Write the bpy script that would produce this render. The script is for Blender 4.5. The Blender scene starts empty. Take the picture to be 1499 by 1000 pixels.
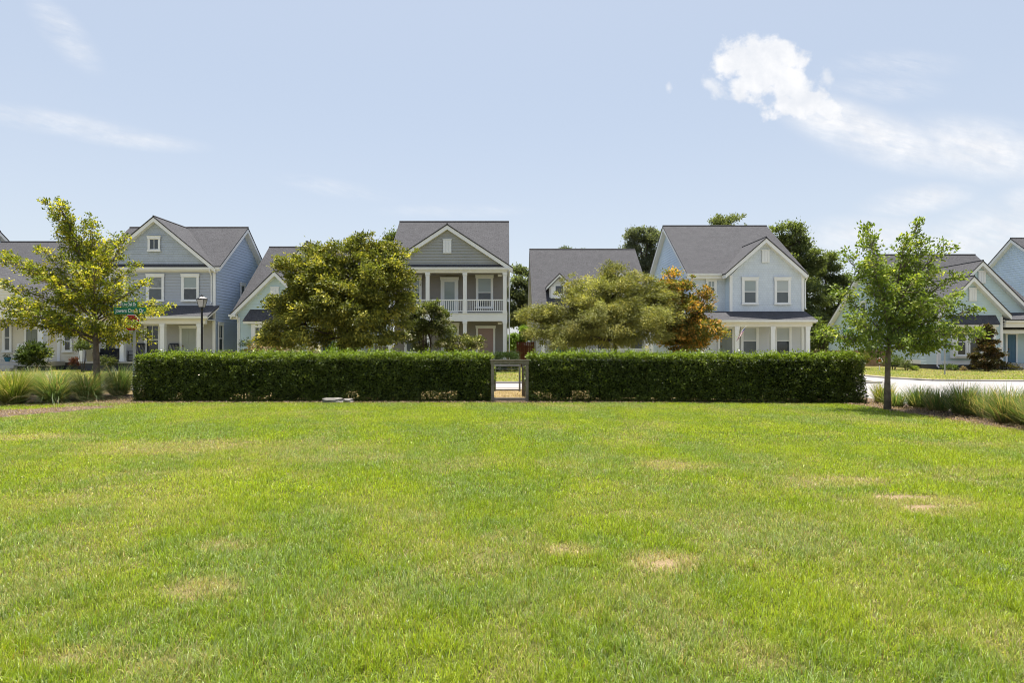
import bpy, math, random
import numpy as np
from mathutils import Vector

random.seed(11)
rng = np.random.default_rng(11)
C = bpy.context.scene.collection
R = math.radians
scene = bpy.context.scene

# ------------------------------------------------------------------ camera
EYE, F, CX, HY = 1.72, 850.0, 749.5, 505.0          # metres, focal length and centre of the photograph
cam_d = bpy.data.cameras.new('camera')
cam = bpy.data.objects.new('camera', cam_d)
C.objects.link(cam)
cam.location = (0, 0, EYE)
cam.rotation_euler = (R(90), 0, 0)
cam_d.sensor_fit = 'HORIZONTAL'
cam_d.sensor_width = 36.0
cam_d.lens = 36.0 * F / 1499.0
cam_d.shift_y = 5.0 / 1499.0
cam_d.clip_start = 0.05
cam_d.clip_end = 4000
scene.camera = cam

# ------------------------------------------------------------------ sun, sky, exposure
SUN_EL, SUN_AZ = 78.0, -6.0
sun_d = bpy.data.lights.new('sun', 'SUN')
sun_d.energy = 5.0
sun_d.angle = R(0.53)
sun_d.color = (1.0, 0.955, 0.88)
sun = bpy.data.objects.new('sun', sun_d)
C.objects.link(sun)
sdir = Vector((math.sin(R(SUN_AZ)) * math.cos(R(SUN_EL)), math.cos(R(SUN_AZ)) * math.cos(R(SUN_EL)), math.sin(R(SUN_EL))))
sun.rotation_euler = sdir.to_track_quat('Z', 'Y').to_euler()
sun.location = (0, 20, 60)

scene.view_settings.view_transform = 'Standard'
scene.view_settings.look = 'None'
scene.view_settings.exposure = 1.0
scene.view_settings.gamma = 1.0
scene.view_settings.use_curve_mapping = False
try:
    scene.cycles.max_bounces = 8
    scene.cycles.transparent_max_bounces = 8
    scene.cycles.use_denoising = True
    scene.cycles.pixel_filter_type = 'BLACKMAN_HARRIS'
    scene.cycles.filter_width = 1.0
    scene.cycles.sample_clamp_indirect = 6.0
except Exception:
    pass


class NG:
    """tiny helper for wiring math nodes"""
    def __init__(self, tree):
        self.t = tree; self.n = tree.nodes; self.l = tree.links

    def new(self, kind, **kw):
        nd = self.n.new(kind)
        for k, v in kw.items():
            setattr(nd, k, v)
        return nd

    def put(self, sock, v):
        if isinstance(v, bpy.types.NodeSocket):
            self.l.new(v, sock)
        else:
            sock.default_value = v

    def m(self, op, a, b=None, c=None, clamp=False):
        nd = self.n.new('ShaderNodeMath'); nd.operation = op; nd.use_clamp = clamp
        self.put(nd.inputs[0], a)
        if b is not None: self.put(nd.inputs[1], b)
        if c is not None: self.put(nd.inputs[2], c)
        return nd.outputs[0]

    def vec(self, x, y, z):
        nd = self.n.new('ShaderNodeCombineXYZ')
        for i, v in enumerate((x, y, z)): self.put(nd.inputs[i], v)
        return nd.outputs[0]

    def noise(self, v, scale, detail=4.0, rough=0.55, dist=0.0):
        nd = self.n.new('ShaderNodeTexNoise')
        self.l.new(v, nd.inputs['Vector'])
        nd.inputs['Scale'].default_value = scale
        nd.inputs['Detail'].default_value = detail
        nd.inputs['Roughness'].default_value = rough
        nd.inputs['Distortion'].default_value = dist
        return nd.outputs['Fac']

    def smooth(self, v, a, b):
        nd = self.n.new('ShaderNodeMapRange'); nd.interpolation_type = 'SMOOTHSTEP'
        self.put(nd.inputs['Value'], v)
        nd.inputs['From Min'].default_value = a; nd.inputs['From Max'].default_value = b
        return nd.outputs['Result']

    def mix(self, f, a, b, blend='MIX'):
        nd = self.n.new('ShaderNodeMix'); nd.data_type = 'RGBA'; nd.blend_type = blend
        self.put(nd.inputs[0], f)
        for i, v in ((6, a), (7, b)):
            if isinstance(v, (tuple, list)): v = (*v[:3], 1.0)
            self.put(nd.inputs[i], v)
        return nd.outputs[2]


def build_world():
    w = bpy.data.worlds.new('World')
    scene.world = w
    w.use_nodes = True
    g = NG(w.node_tree); g.n.clear()
    out = g.new('ShaderNodeOutputWorld')
    bg = g.new('ShaderNodeBackground')
    sky = g.new('ShaderNodeTexSky')
    sky.sky_type = 'NISHITA'
    sky.sun_disc = False
    sky.sun_elevation = R(SUN_EL)
    sky.sun_rotation = R(SUN_AZ)
    sky.altitude = 0.0
    sky.air_density = 1.0
    sky.dust_density = 1.6
    sky.ozone_density = 1.0
    tc = g.new('ShaderNodeTexCoord')
    sep = g.new('ShaderNodeSeparateXYZ')
    g.l.new(tc.outputs['Generated'], sep.inputs[0])
    x, y, z = sep.outputs
    yy = g.m('MAXIMUM', y, 0.04)
    u = g.m('DIVIDE', x, yy); v = g.m('DIVIDE', z, yy)
    uv = g.vec(u, v, 0.37)
    front = g.smooth(y, 0.05, 0.25)

    def ell(px, py, rx, ry, rot=0.0):
        du = g.m('SUBTRACT', u, (px - CX) / F); dv = g.m('SUBTRACT', v, (HY - py) / F)
        c, s = math.cos(R(rot)), math.sin(R(rot))
        a = g.m('ADD', g.m('MULTIPLY', du, c), g.m('MULTIPLY', dv, s))
        b = g.m('SUBTRACT', g.m('MULTIPLY', dv, c), g.m('MULTIPLY', du, s))
        a = g.m('MULTIPLY', a, F / rx); b = g.m('MULTIPLY', b, F / ry)
        d = g.m('SQRT', g.m('ADD', g.m('MULTIPLY', a, a), g.m('MULTIPLY', b, b)))
        return g.m('SUBTRACT', 1.0, d)

    def union(lst):
        r = lst[0]
        for q in lst[1:]: r = g.m('MAXIMUM', r, q)
        return r
    # heaped white cloud
    n1 = g.m('SUBTRACT', g.noise(uv, 11.0, 7.0, 0.6, 0.3), 0.5)
    n2 = g.m('SUBTRACT', g.noise(uv, 34.0, 5.0, 0.6), 0.5)
    puff = union([ell(1090, 84, 58, 44), ell(1118, 95, 66, 54), ell(1154, 120, 66, 48, -25), ell(1066, 92, 36, 31),
                  ell(1150, 82, 52, 28, -25), ell(1190, 152, 78, 30, -25), ell(1160, 156, 52, 28), ell(1112, 122, 58, 30)])
    puff = g.m('ADD', puff, g.m('ADD', g.m('MULTIPLY', n1, 1.25), g.m('MULTIPLY', n2, 1.25)))
    puff = g.smooth(puff, 0.10, 0.55)
    wis = union([ell(1046, 126, 34, 17, -35), ell(979, 129, 9, 14), ell(1210, 112, 16, 30, 30)])
    wis = g.m('ADD', wis, g.m('ADD', g.m('MULTIPLY', n1, 2.4), g.m('MULTIPLY', n2, 2.0)))
    wis = g.m('MULTIPLY', g.smooth(wis, 0.2, 1.1), 0.7)
    # long thin sheets
    cs, sn = math.cos(R(-14)), math.sin(R(-14))
    ua = g.m('ADD', g.m('MULTIPLY', u, cs), g.m('MULTIPLY', v, sn)); va = g.m('SUBTRACT', g.m('MULTIPLY', v, cs), g.m('MULTIPLY', u, sn))
    st = g.noise(g.vec(g.m('MULTIPLY', ua, 4.0), g.m('MULTIPLY', va, 17.0), 2.2), 1.6, 8.0, 0.62, 0.5)
    st2 = g.noise(g.vec(g.m('MULTIPLY', ua, 9.0), g.m('MULTIPLY', va, 40.0), 5.2), 2.2, 6.0, 0.6, 0.2)
    stm = g.m('ADD', g.m('MULTIPLY', st, 0.55), g.m('MULTIPLY', st2, 0.45))

    def sheet(lst, gain, bias):
        e = union(lst)
        e = g.smooth(e, 0.0, 0.9)
        q = g.m('SUBTRACT', g.m('MULTIPLY', stm, gain), bias, clamp=True)
        return g.m('MULTIPLY', e, q, clamp=True)
    s1 = sheet([ell(1215, 175, 110, 48, -22), ell(1300, 205, 170, 52, -14), ell(1440, 218, 170, 62, -8), ell(1260, 180, 140, 40, -20)], 2.6, 0.5)
    s2 = sheet([ell(1345, 293, 110, 30, 8), ell(1470, 335, 200, 62, 14), ell(1500, 300, 60, 40), ell(1280, 345, 150, 40), ell(1420, 360, 220, 50)], 2.4, 0.62)
    s3 = sheet([ell(95, 50, 95, 34, -48), ell(80, 178, 190, 24, -9), ell(200, 205, 130, 18, -6)], 2.0, 0.60)
    s4 = sheet([ell(490, 275, 110, 18, -10), ell(660, 308, 140, 14), ell(1310, 95, 130, 30), ell(1290, 130, 120, 28)], 1.6, 0.62)
    cl = g.m('MAXIMUM', g.m('MAXIMUM', puff, wis), g.m('MAXIMUM', g.m('MAXIMUM', s1, s2), g.m('MAXIMUM', s3, s4)))
    cl = g.m('MULTIPLY', g.m('MULTIPLY', cl, front), 0.93, clamp=True)
    hz = g.m('SUBTRACT', SKY_HAZE, g.m('MULTIPLY', g.smooth(z, 0.50, 0.85), SKY_HAZE - 0.15))
    hazecol = g.mix(hz, sky.outputs['Color'], g.mix(g.smooth(z, 0.05, 0.42), SKY_LOW, SKY_PALE))
    shade = g.smooth(g.noise(uv, 16.0, 5.0, 0.6), 0.3, 0.75)
    ccol = g.mix(shade, CLOUD_LOW, CLOUD_HI)
    col = g.mix(cl, hazecol, ccol)
    g.l.new(col, bg.inputs['Color'])
    bg.inputs['Strength'].default_value = 0.12
    g.l.new(bg.outputs[0], out.inputs[0])


SKY_HAZE = 0.75
SKY_PALE = (2.38, 2.66, 3.06)
SKY_LOW = (2.80, 2.96, 3.16)
CLOUD_LOW = (3.5, 3.62, 3.85)
CLOUD_HI = (4.45, 4.42, 4.42)
build_world()


# ------------------------------------------------------------------ placing: where a spot measured in the photograph lies at a given distance
def X(px, Y): return (px - CX) / F * Y
def Z(py, Y): return EYE + (HY - py) / F * Y


# ------------------------------------------------------------------ materials
def mat_new(name):
    m = bpy.data.materials.new(name); m.use_nodes = True
    g = NG(m.node_tree); g.n.clear()
    out = g.new('ShaderNodeOutputMaterial')
    p = g.new('ShaderNodeBsdfPrincipled')
    g.l.new(p.outputs[0], out.inputs[0])
    return m, g, p, out


def plain(name, col, rough=0.6, spec=0.3, vary=0.06, scale=1.2, bump=0.0, bscale=40.0, metal=0.0):
    m, g, p, out = mat_new(name)
    tc = g.new('ShaderNodeTexCoord')
    n = g.noise(tc.outputs['Object'], scale, 5.0, 0.6)
    a = tuple(max(0.0, c * (1 - vary)) for c in col); b = tuple(min(1.0, c * (1 + vary)) for c in col)
    g.l.new(g.mix(g.smooth(n, 0.25, 0.75), a, b), p.inputs['Base Color'])
    p.inputs['Roughness'].default_value = rough
    p.inputs['Specular IOR Level'].default_value = spec
    p.inputs['Metallic'].default_value = metal
    if bump:
        bn = g.new('ShaderNodeBump'); bn.inputs['Strength'].default_value = bump; bn.inputs['Distance'].default_value = 0.02
        g.l.new(g.noise(tc.outputs['Object'], bscale, 4.0), bn.inputs['Height'])
        g.l.new(bn.outputs[0], p.inputs['Normal'])
    return m


def brick_mat(name, c1, c2, cm, bw, bh, mortar=0.01, vary=0.25, rough=0.85, bump=0.5, axis='xz', mscale=1.0, speck=0.0):
    """rows of shingles, bricks or shakes"""
    m, g, p, out = mat_new(name)
    tc = g.new('ShaderNodeTexCoord')
    sp = g.new('ShaderNodeSeparateXYZ'); g.l.new(tc.outputs['Object'], sp.inputs[0])
    x, y, z = sp.outputs
    h = g.m('ADD', x, y) if axis == 'xz' else x
    if axis == 'roofx': vv = g.vec(x, g.m('ADD', y, z), 0.0)
    elif axis == 'roofy': vv = g.vec(y, g.m('ADD', z, 0.0), 0.0)
    else: vv = g.vec(h, z, 0.0)
    b = g.new('ShaderNodeTexBrick')
    g.l.new(vv, b.inputs['Vector'])
    b.inputs['Color1'].default_value = (*c1, 1); b.inputs['Color2'].default_value = (*c2, 1); b.inputs['Mortar'].default_value = (*cm, 1)
    b.inputs['Scale'].default_value = 1.0
    b.inputs['Brick Width'].default_value = bw; b.inputs['Row Height'].default_value = bh
    b.inputs['Mortar Size'].default_value = mortar; b.inputs['Mortar Smooth'].default_value = 0.3
    b.inputs['Bias'].default_value = 0.0
    n = g.noise(tc.outputs['Object'], 2.0, 6.0, 0.65)
    col = g.mix(vary, b.outputs['Color'], g.mix(g.smooth(n, 0.3, 0.7), tuple(c * 0.75 for c in c1), tuple(c * 1.25 for c in c2)))
    if speck:
        n2 = g.noise(tc.outputs['Object'], 14.0, 3.0, 0.7)
        col = g.mix(speck, col, g.mix(g.smooth(n2, 0.35, 0.65), tuple(c * 0.5 for c in c1), tuple(c * 1.7 for c in c2)))
    g.l.new(col, p.inputs['Base Color'])
    p.inputs['Roughness'].default_value = rough
    p.inputs['Specular IOR Level'].default_value = 0.2
    bn = g.new('ShaderNodeBump'); bn.inputs['Strength'].default_value = bump; bn.inputs['Distance'].default_value = 0.02; bn.invert = True
    g.l.new(b.outputs['Fac'], bn.inputs['Height'])
    g.l.new(bn.outputs[0], p.inputs['Normal'])
    return m


def leaf_mat(name, trans=0.35, rough=0.45, spec=0.35):
    m, g, p, out = mat_new(name)
    at = g.new('ShaderNodeAttribute'); at.attribute_name = 'col'
    g.l.new(at.outputs['Color'], p.inputs['Base Color'])
    p.inputs['Roughness'].default_value = rough
    p.inputs['Specular IOR Level'].default_value = spec
    tr = g.new('ShaderNodeBsdfTranslucent')
    tcol = g.mix(1.0, at.outputs['Color'], (1.35, 1.4, 0.55), 'MULTIPLY')
    g.l.new(tcol, tr.inputs['Color'])
    mx = g.new('ShaderNodeMixShader'); mx.inputs[0].default_value = trans
    g.l.new(p.outputs[0], mx.inputs[1]); g.l.new(tr.outputs[0], mx.inputs[2])
    g.l.new(mx.outputs[0], out.inputs[0])
    return m


def glass_mat(name, col, rough=0.06):
    m, g, p, out = mat_new(name)
    tc = g.new('ShaderNodeTexCoord')
    n = g.noise(tc.outputs['Object'], 3.0, 3.0)
    g.l.new(g.mix(g.smooth(n, 0.3, 0.7), tuple(c * 0.8 for c in col), tuple(c * 1.2 for c in col)), p.inputs['Base Color'])
    p.inputs['Roughness'].default_value = rough
    p.inputs['Specular IOR Level'].default_value = 0.7
    return m


def blind_mat(name, col, pitch=0.06):
    m, g, p, out = mat_new(name)
    tc = g.new('ShaderNodeTexCoord'); sp = g.new('ShaderNodeSeparateXYZ'); g.l.new(tc.outputs['Object'], sp.inputs[0])
    fr = g.m('FRACT', g.m('MULTIPLY', sp.outputs[2], 1 / pitch))
    g.l.new(g.mix(g.smooth(fr, 0.55, 0.9), col, tuple(c * 0.72 for c in col)), p.inputs['Base Color'])
    p.inputs['Roughness'].default_value = 0.5
    p.inputs['Coat Weight'].default_value = 0.8
    p.inputs['Coat Roughness'].default_value = 0.03
    return m


M = {}
M['white'] = plain('white_paint', (0.78, 0.78, 0.77), 0.5, 0.35, 0.04)
M['cream_trim'] = plain('cream_paint', (0.74, 0.71, 0.64), 0.5, 0.3, 0.04)
M['siding_grey_skyfill'] = plain('grey_siding_skyfill', (0.45, 0.525, 0.635), 0.65, 0.25, 0.05, 0.6)  # grey paint tinted bluer: the sky's fill on shaded side walls is in the colour
M['siding_slate'] = plain('slate_siding', (0.40, 0.425, 0.475), 0.65, 0.25, 0.05, 0.6)
M['siding_aqua'] = plain('aqua_siding', (0.52, 0.635, 0.67), 0.65, 0.25, 0.05, 0.6)
M['siding_taupe'] = plain('taupe_siding', (0.26, 0.24, 0.22), 0.65, 0.25, 0.05, 0.6)
M['siding_stone'] = plain('stone_grey_siding', (0.33, 0.335, 0.325), 0.65, 0.25, 0.05, 0.6)
M['siding_pale'] = plain('pale_siding', (0.62, 0.625, 0.63), 0.65, 0.25, 0.05, 0.6)
M['siding_blue_skyfill'] = plain('light_blue_siding_skyfill', (0.60, 0.70, 0.82), 0.65, 0.25, 0.05, 0.6)  # light blue paint, its blue raised to paint in sky fill on shaded sides
M['siding_cream'] = plain('cream_siding', (0.68, 0.64, 0.55), 0.65, 0.25, 0.05, 0.6)
M['siding_porch'] = plain('warm_grey_siding', (0.44, 0.43, 0.41), 0.65, 0.25, 0.05, 0.6)
M['shake_slate'] = brick_mat('grey_shakes', (0.42, 0.465, 0.525), (0.455, 0.50, 0.56), (0.33, 0.35, 0.38), 0.17, 0.16, 0.008, 0.2, 0.7, 0.3)
M['shake_sky'] = brick_mat('pale_blue_shakes', (0.595, 0.65, 0.715), (0.64, 0.69, 0.75), (0.50, 0.54, 0.585), 0.17, 0.16, 0.008, 0.15, 0.7, 0.3)
M['roof_x'] = brick_mat('roof_shingles_front', (0.053, 0.052, 0.056), (0.073, 0.072, 0.076), (0.036, 0.036, 0.038), 0.3, 0.2, 0.012, 0.3, 0.9, 0.4, 'roofx', 1.0, 0.35)
M['roof_y'] = brick_mat('roof_shingles_side', (0.053, 0.052, 0.056), (0.073, 0.072, 0.076), (0.036, 0.036, 0.038), 0.3, 0.14, 0.012, 0.3, 0.9, 0.4, 'roofy', 1.0, 0.35)
M['brick'] = brick_mat('foundation_brick', (0.13, 0.10, 0.09), (0.17, 0.13, 0.115), (0.2, 0.19, 0.18), 0.2, 0.07, 0.012, 0.2, 0.9, 0.4)
M['foundation'] = plain('dark_foundation', (0.07, 0.072, 0.08), 0.8, 0.2, 0.15)
M['concrete'] = plain('concrete', (0.42, 0.40, 0.37), 0.85, 0.2, 0.12, 1.5, 0.2)
M['glass'] = glass_mat('window_glass', (0.035, 0.04, 0.045))
M['screen'] = plain('insect_screen_glass', (0.10, 0.115, 0.125), 0.25, 0.5, 0.1, 3.0)
M['blind_pale'] = blind_mat('pale_drawn_blind', (0.42, 0.45, 0.44), 0.075)
M['curtain'] = plain('grey_curtain', (0.22, 0.235, 0.24), 0.4, 0.5, 0.25, 5.0)
M['blind'] = blind_mat('drawn_blind', (0.30, 0.345, 0.34))
M['vent'] = plain('vent_white', (0.74, 0.75, 0.76), 0.6, 0.3, 0.04)
M['door_sage'] = plain('sage_door_paint', (0.36, 0.38, 0.33), 0.45, 0.4, 0.05)
M['door_rose'] = plain('rose_brown_door_paint', (0.33, 0.225, 0.205), 0.45, 0.4, 0.05)
M['door_blue'] = plain('blue_door_paint', (0.055, 0.13, 0.20), 0.4, 0.4, 0.05)
M['door_dark'] = plain('grey_green_door_paint', (0.19, 0.21, 0.19), 0.4, 0.4, 0.05)
M['black'] = plain('black_metal', (0.013, 0.013, 0.014), 0.4, 0.4, 0.2)
M['brass'] = plain('dark_brass', (0.16, 0.12, 0.06), 0.35, 0.5, 0.1, metal=0.8)
M['galv'] = plain('galvanised_steel', (0.36, 0.37, 0.38), 0.5, 0.5, 0.1, metal=0.35)
M['bark'] = plain('grey_bark', (0.155, 0.125, 0.10), 0.9, 0.15, 0.35, 6.0, 0.8, 30.0)
M['bark_dark'] = plain('dark_bark', (0.07, 0.055, 0.045), 0.9, 0.15, 0.35, 6.0, 0.8, 30.0)
M['wood_grey'] = plain('weathered_wood', (0.19, 0.165, 0.13), 0.85, 0.2, 0.25, 7.0, 0.5, 25.0)
M['wood_pale'] = plain('pale_weathered_wood', (0.30, 0.285, 0.265), 0.85, 0.2, 0.2, 7.0, 0.5, 25.0)
M['wood_red'] = plain('red_stained_wood', (0.15, 0.055, 0.028), 0.8, 0.2, 0.25, 4.0, 0.4, 20.0)
M['wood_tan'] = plain('tan_fence_wood', (0.30, 0.20, 0.13), 0.8, 0.2, 0.25, 4.0, 0.4, 20.0)
M['stone'] = plain('grey_stone', (0.20, 0.185, 0.165), 0.9, 0.2, 0.25, 5.0, 0.7, 18.0)
M['green_sign'] = plain('green_sign_face', (0.0, 0.16, 0.075), 0.45, 0.4, 0.05)
M['red_sign'] = plain('red_sign_face', (0.42, 0.012, 0.016), 0.45, 0.4, 0.05)
M['sign_white'] = plain('white_letters', (0.8, 0.8, 0.8), 0.5, 0.3, 0.02)
M['lamp_glass'] = plain('frosted_lamp_glass', (0.42, 0.41, 0.39), 0.35, 0.5, 0.05)
M['cushion'] = plain('black_cushion', (0.02, 0.021, 0.025), 0.8, 0.2, 0.2)
M['pot_blue'] = plain('blue_pot_glaze', (0.03, 0.15, 0.22), 0.3, 0.5, 0.1)
M['terracotta'] = plain('orange_disc', (0.40, 0.13, 0.03), 0.7, 0.2, 0.1)
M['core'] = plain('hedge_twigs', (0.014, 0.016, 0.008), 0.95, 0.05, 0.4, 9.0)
M['leaf'] = leaf_mat('leaf', 0.40, 0.5, 0.25)
M['leaf_gloss'] = leaf_mat('glossy_leaf', 0.30, 0.5, 0.28)
M['hedge_leaf'] = leaf_mat('hedge_leaf', 0.30, 0.42, 0.38)
M['leaf_matt'] = leaf_mat('matt_leaf', 0.3, 0.6, 0.2)
M['blade'] = leaf_mat('grass_blade', 0.43, 0.42, 0.38)
M['petal'] = leaf_mat('petal', 0.3, 0.6, 0.2)


# ------------------------------------------------------------------ mesh helpers
class MB:
    def __init__(self):
        self.v = []; self.f = []; self.mi = []; self.cur = 0

    def quad(self, a, b, c, d):
        i = len(self.v); self.v += [a, b, c, d]; self.f.append((i, i + 1, i + 2, i + 3)); self.mi.append(self.cur)

    def poly(self, pts):
        i = len(self.v); self.v += list(pts); self.f.append(tuple(range(i, i + len(pts)))); self.mi.append(self.cur)

    def box(self, x0, x1, y0, y1, z0, z1):
        if x1 < x0: x0, x1 = x1, x0
        if y1 < y0: y0, y1 = y1, y0
        if z1 < z0: z0, z1 = z1, z0
        i = len(self.v)
        self.v += [(x, y, z) for z in (z0, z1) for y in (y0, y1) for x in (x0, x1)]
        for q in ((0, 2, 3, 1), (4, 5, 7, 6), (0, 1, 5, 4), (2, 6, 7, 3), (0, 4, 6, 2), (1, 3, 7, 5)):
            self.f.append(tuple(i + k for k in q)); self.mi.append(self.cur)
        return self

    def prism(self, pts, off):
        """closed solid: polygon pts (3-D) extruded by the vector off"""
        n = len(pts); i = len(self.v)
        self.v += [tuple(p) for p in pts] + [tuple(p[k] + off[k] for k in range(3)) for p in pts]
        self.f.append(tuple(range(i, i + n))); self.mi.append(self.cur)
        self.f.append(tuple(reversed(range(i + n, i + 2 * n)))); self.mi.append(self.cur)
        for k in range(n):
            j = (k + 1) % n
            self.f.append((i + j, i + k, i + n + k, i + n + j)); self.mi.append(self.cur)
        return self

    def tube(self, pts, rad, n=6, cap=True):
        pts = [Vector(p) for p in pts]
        if not isinstance(rad, (list, tuple)): rad = [rad] * len(pts)
        rings = []
        ref = Vector((0, 0, 1))
        for k, p in enumerate(pts):
            d = (pts[min(k + 1, len(pts) - 1)] - pts[max(k - 1, 0)])
            if d.length < 1e-9: d = Vector((0, 0, 1))
            d.normalize()
            r = ref if abs(d.z) < 0.9 else Vector((1, 0, 0))
            a = d.cross(r).normalized(); b = d.cross(a)
            i = len(self.v)
            for q in range(n):
                t = 2 * math.pi * q / n
                self.v.append(tuple(p + (a * math.cos(t) + b * math.sin(t)) * rad[k]))
            rings.append(i)
        for k in range(len(rings) - 1):
            for q in range(n):
                w = (q + 1) % n
                self.f.append((rings[k] + q, rings[k] + w, rings[k + 1] + w, rings[k + 1] + q)); self.mi.append(self.cur)
        if cap:
            self.f.append(tuple(reversed(range(rings[0], rings[0] + n)))); self.mi.append(self.cur)
            self.f.append(tuple(range(rings[-1], rings[-1] + n))); self.mi.append(self.cur)
        return self

    def lathe(self, cx, cy, prof, n=14):
        self.tube([(cx, cy, z) for r, z in prof], [max(r, 0.001) for r, z in prof], n)
        return self

    def build(self, name, mat, parent=None, smooth=False):
        me = bpy.data.meshes.new(name)
        org = Vector((0, 0, 0))
        p = parent
        while p is not None:
            org += Vector(p.location); p = p.parent
        v = np.array(self.v, dtype=float).reshape(-1, 3) - np.array(org)
        me.from_pydata(v.tolist(), [], self.f)
        if isinstance(mat, (list, tuple)):
            for m_ in mat: me.materials.append(m_)
            me.polygons.foreach_set('material_index', self.mi)
        else:
            me.materials.append(mat)
        if smooth: me.polygons.foreach_set('use_smooth', [True] * len(self.f))
        me.update()
        o = bpy.data.objects.new(name, me); C.objects.link(o)
        if parent is not None: o.parent = parent
        return o


def tag(o, label=None, cat=None, group=None, kind=None):
    if label: o['label'] = label
    if cat: o['category'] = cat
    if group: o['group'] = group
    if kind: o['kind'] = kind
    return o


def thing(name, loc, label, cat, group=None):
    o = bpy.data.objects.new(name, None); C.objects.link(o)
    o.location = loc
    o.empty_display_size = 0.3
    return tag(o, label, cat, group)


def base_origin(o, loc):
    """give a one-mesh thing its origin at its base"""
    loc = Vector(loc)
    n = len(o.data.vertices); a = np.empty(n * 3); o.data.vertices.foreach_get('co', a)
    a = (a.reshape(-1, 3) - np.array(loc)).ravel()
    o.data.vertices.foreach_set('co', a); o.data.update(); o.location = loc
    return o


# ---- many small faces at once
def soup(name, verts, nper, cols, mat, parent=None, faces_per=None, org=None):
    """verts (N, nper, 3): N separate small pieces; faces_per: index tuples inside one piece"""
    N = verts.shape[0]
    me = bpy.data.meshes.new(name)
    v = verts.reshape(-1, 3).astype(np.float32)
    o0 = np.zeros(3)
    if org is not None: o0 = np.array(org, dtype=float)
    elif parent is not None:
        p = parent
        while p is not None:
            o0 = o0 + np.array(p.location); p = p.parent
    v = v - o0.astype(np.float32)
    if faces_per is None: faces_per = [tuple(range(nper))]
    me.vertices.add(len(v)); me.vertices.foreach_set('co', v.ravel())
    loops = []; starts = []; tot = 0
    sizes = [len(f) for f in faces_per]
    per = sum(sizes)
    pat = np.concatenate([np.array(f) for f in faces_per])
    li = (np.arange(N)[:, None] * nper + pat[None, :]).ravel().astype(np.int32)
    off = np.concatenate([[0], np.cumsum(sizes)[:-1]])
    ls = (np.arange(N)[:, None] * per + off[None, :]).ravel().astype(np.int32)
    me.loops.add(len(li)); me.loops.foreach_set('vertex_index', li)
    me.polygons.add(len(ls)); me.polygons.foreach_set('loop_start', ls)
    lt = np.tile(np.array(sizes, dtype=np.int32), N)
    try: me.polygons.foreach_set('loop_total', lt)
    except Exception: pass
    ca = me.color_attributes.new('col', 'FLOAT_COLOR', 'POINT')
    c4 = np.ones((N, nper, 4), dtype=np.float32)
    if cols.ndim == 2: c4[:, :, :3] = cols[:, None, :]
    else: c4[:, :, :3] = cols
    ca.data.foreach_set('color', c4.ravel())
    me.materials.append(mat)
    me.update(calc_edges=True)
    o = bpy.data.objects.new(name, me); C.objects.link(o)
    if org is not None: o.location = org
    if parent is not None: o.parent = parent
    return o


def unit(a): return a / np.maximum(np.linalg.norm(a, axis=-1, keepdims=True), 1e-9)


def leaves(pos, size, aspect=0.5, up=0.35, out=None, jitter=1.0, droop=0.0):
    """rhombic leaf blades around pos; out = outward direction each leaf tends to point along"""
    n = len(pos)
    d = unit(rng.normal(size=(n, 3)))
    if out is not None: d = unit(d * jitter + out * 0.9)
    d[:, 2] -= droop; d = unit(d)
    nrm = unit(rng.normal(size=(n, 3)) + np.array([0, 0, up * 3]))
    side = unit(np.cross(d, nrm)); nrm = np.cross(side, d)
    s = (size * rng.uniform(0.65, 1.3, n))[:, None]
    w = s * aspect * 0.5
    base = pos
    tip = pos + d * s - nrm * s * 0.12
    mid = pos + d * s * 0.5 + nrm * s * 0.10
    return np.stack([base, mid + side * w, tip, mid - side * w], axis=1)


def lerp_col(a, b, t): return np.array(a)[None, :] * (1 - t[:, None]) + np.array(b)[None, :] * t[:, None]


def vnoise(x, y, seed=0):
    """smooth 2-D value noise, 0..1"""
    xi = np.floor(x).astype(np.int64); yi = np.floor(y).astype(np.int64)
    fx = x - xi; fy = y - yi
    fx = fx * fx * (3 - 2 * fx); fy = fy * fy * (3 - 2 * fy)

    def h(a, b):
        q = (a * 374761393 + b * 668265263 + seed * 974711) & 0x7fffffff
        q = (q ^ (q >> 13)) * 1274126177 & 0x7fffffff
        return ((q ^ (q >> 16)) & 0xffff) / 65535.0
    return (h(xi, yi) * (1 - fx) + h(xi + 1, yi) * fx) * (1 - fy) + (h(xi, yi + 1) * (1 - fx) + h(xi + 1, yi + 1) * fx) * fy


def fbm(x, y, seed=0, octv=4):
    s = 0; a = 0.5; t = 0
    for k in range(octv):
        s = s + a * vnoise(x * 2 ** k, y * 2 ** k, seed + k * 7); t += a; a *= 0.55
    return s / t


# ------------------------------------------------------------------ house parts
def span(poly, z):
    us = []
    n = len(poly)
    for i in range(n):
        (u0, z0), (u1, z1) = poly[i], poly[(i + 1) % n]
        if abs(z1 - z0) < 1e-9:
            if abs(z - z0) < 1e-6: us += [u0, u1]
        elif min(z0, z1) - 1e-6 <= z <= max(z0, z1) + 1e-6:
            us.append(u0 + (u1 - u0) * (z - z0) / (z1 - z0))
    return (min(us), max(us)) if us else None


def front(Y): return lambda u, d, z: (u, Y - d, z)            # wall that faces the green
def faceR(Xw): return lambda u, d, z: (Xw + d, u, z)          # wall that faces right
def faceL(Xw): return lambda u, d, z: (Xw - d, u, z)


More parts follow.
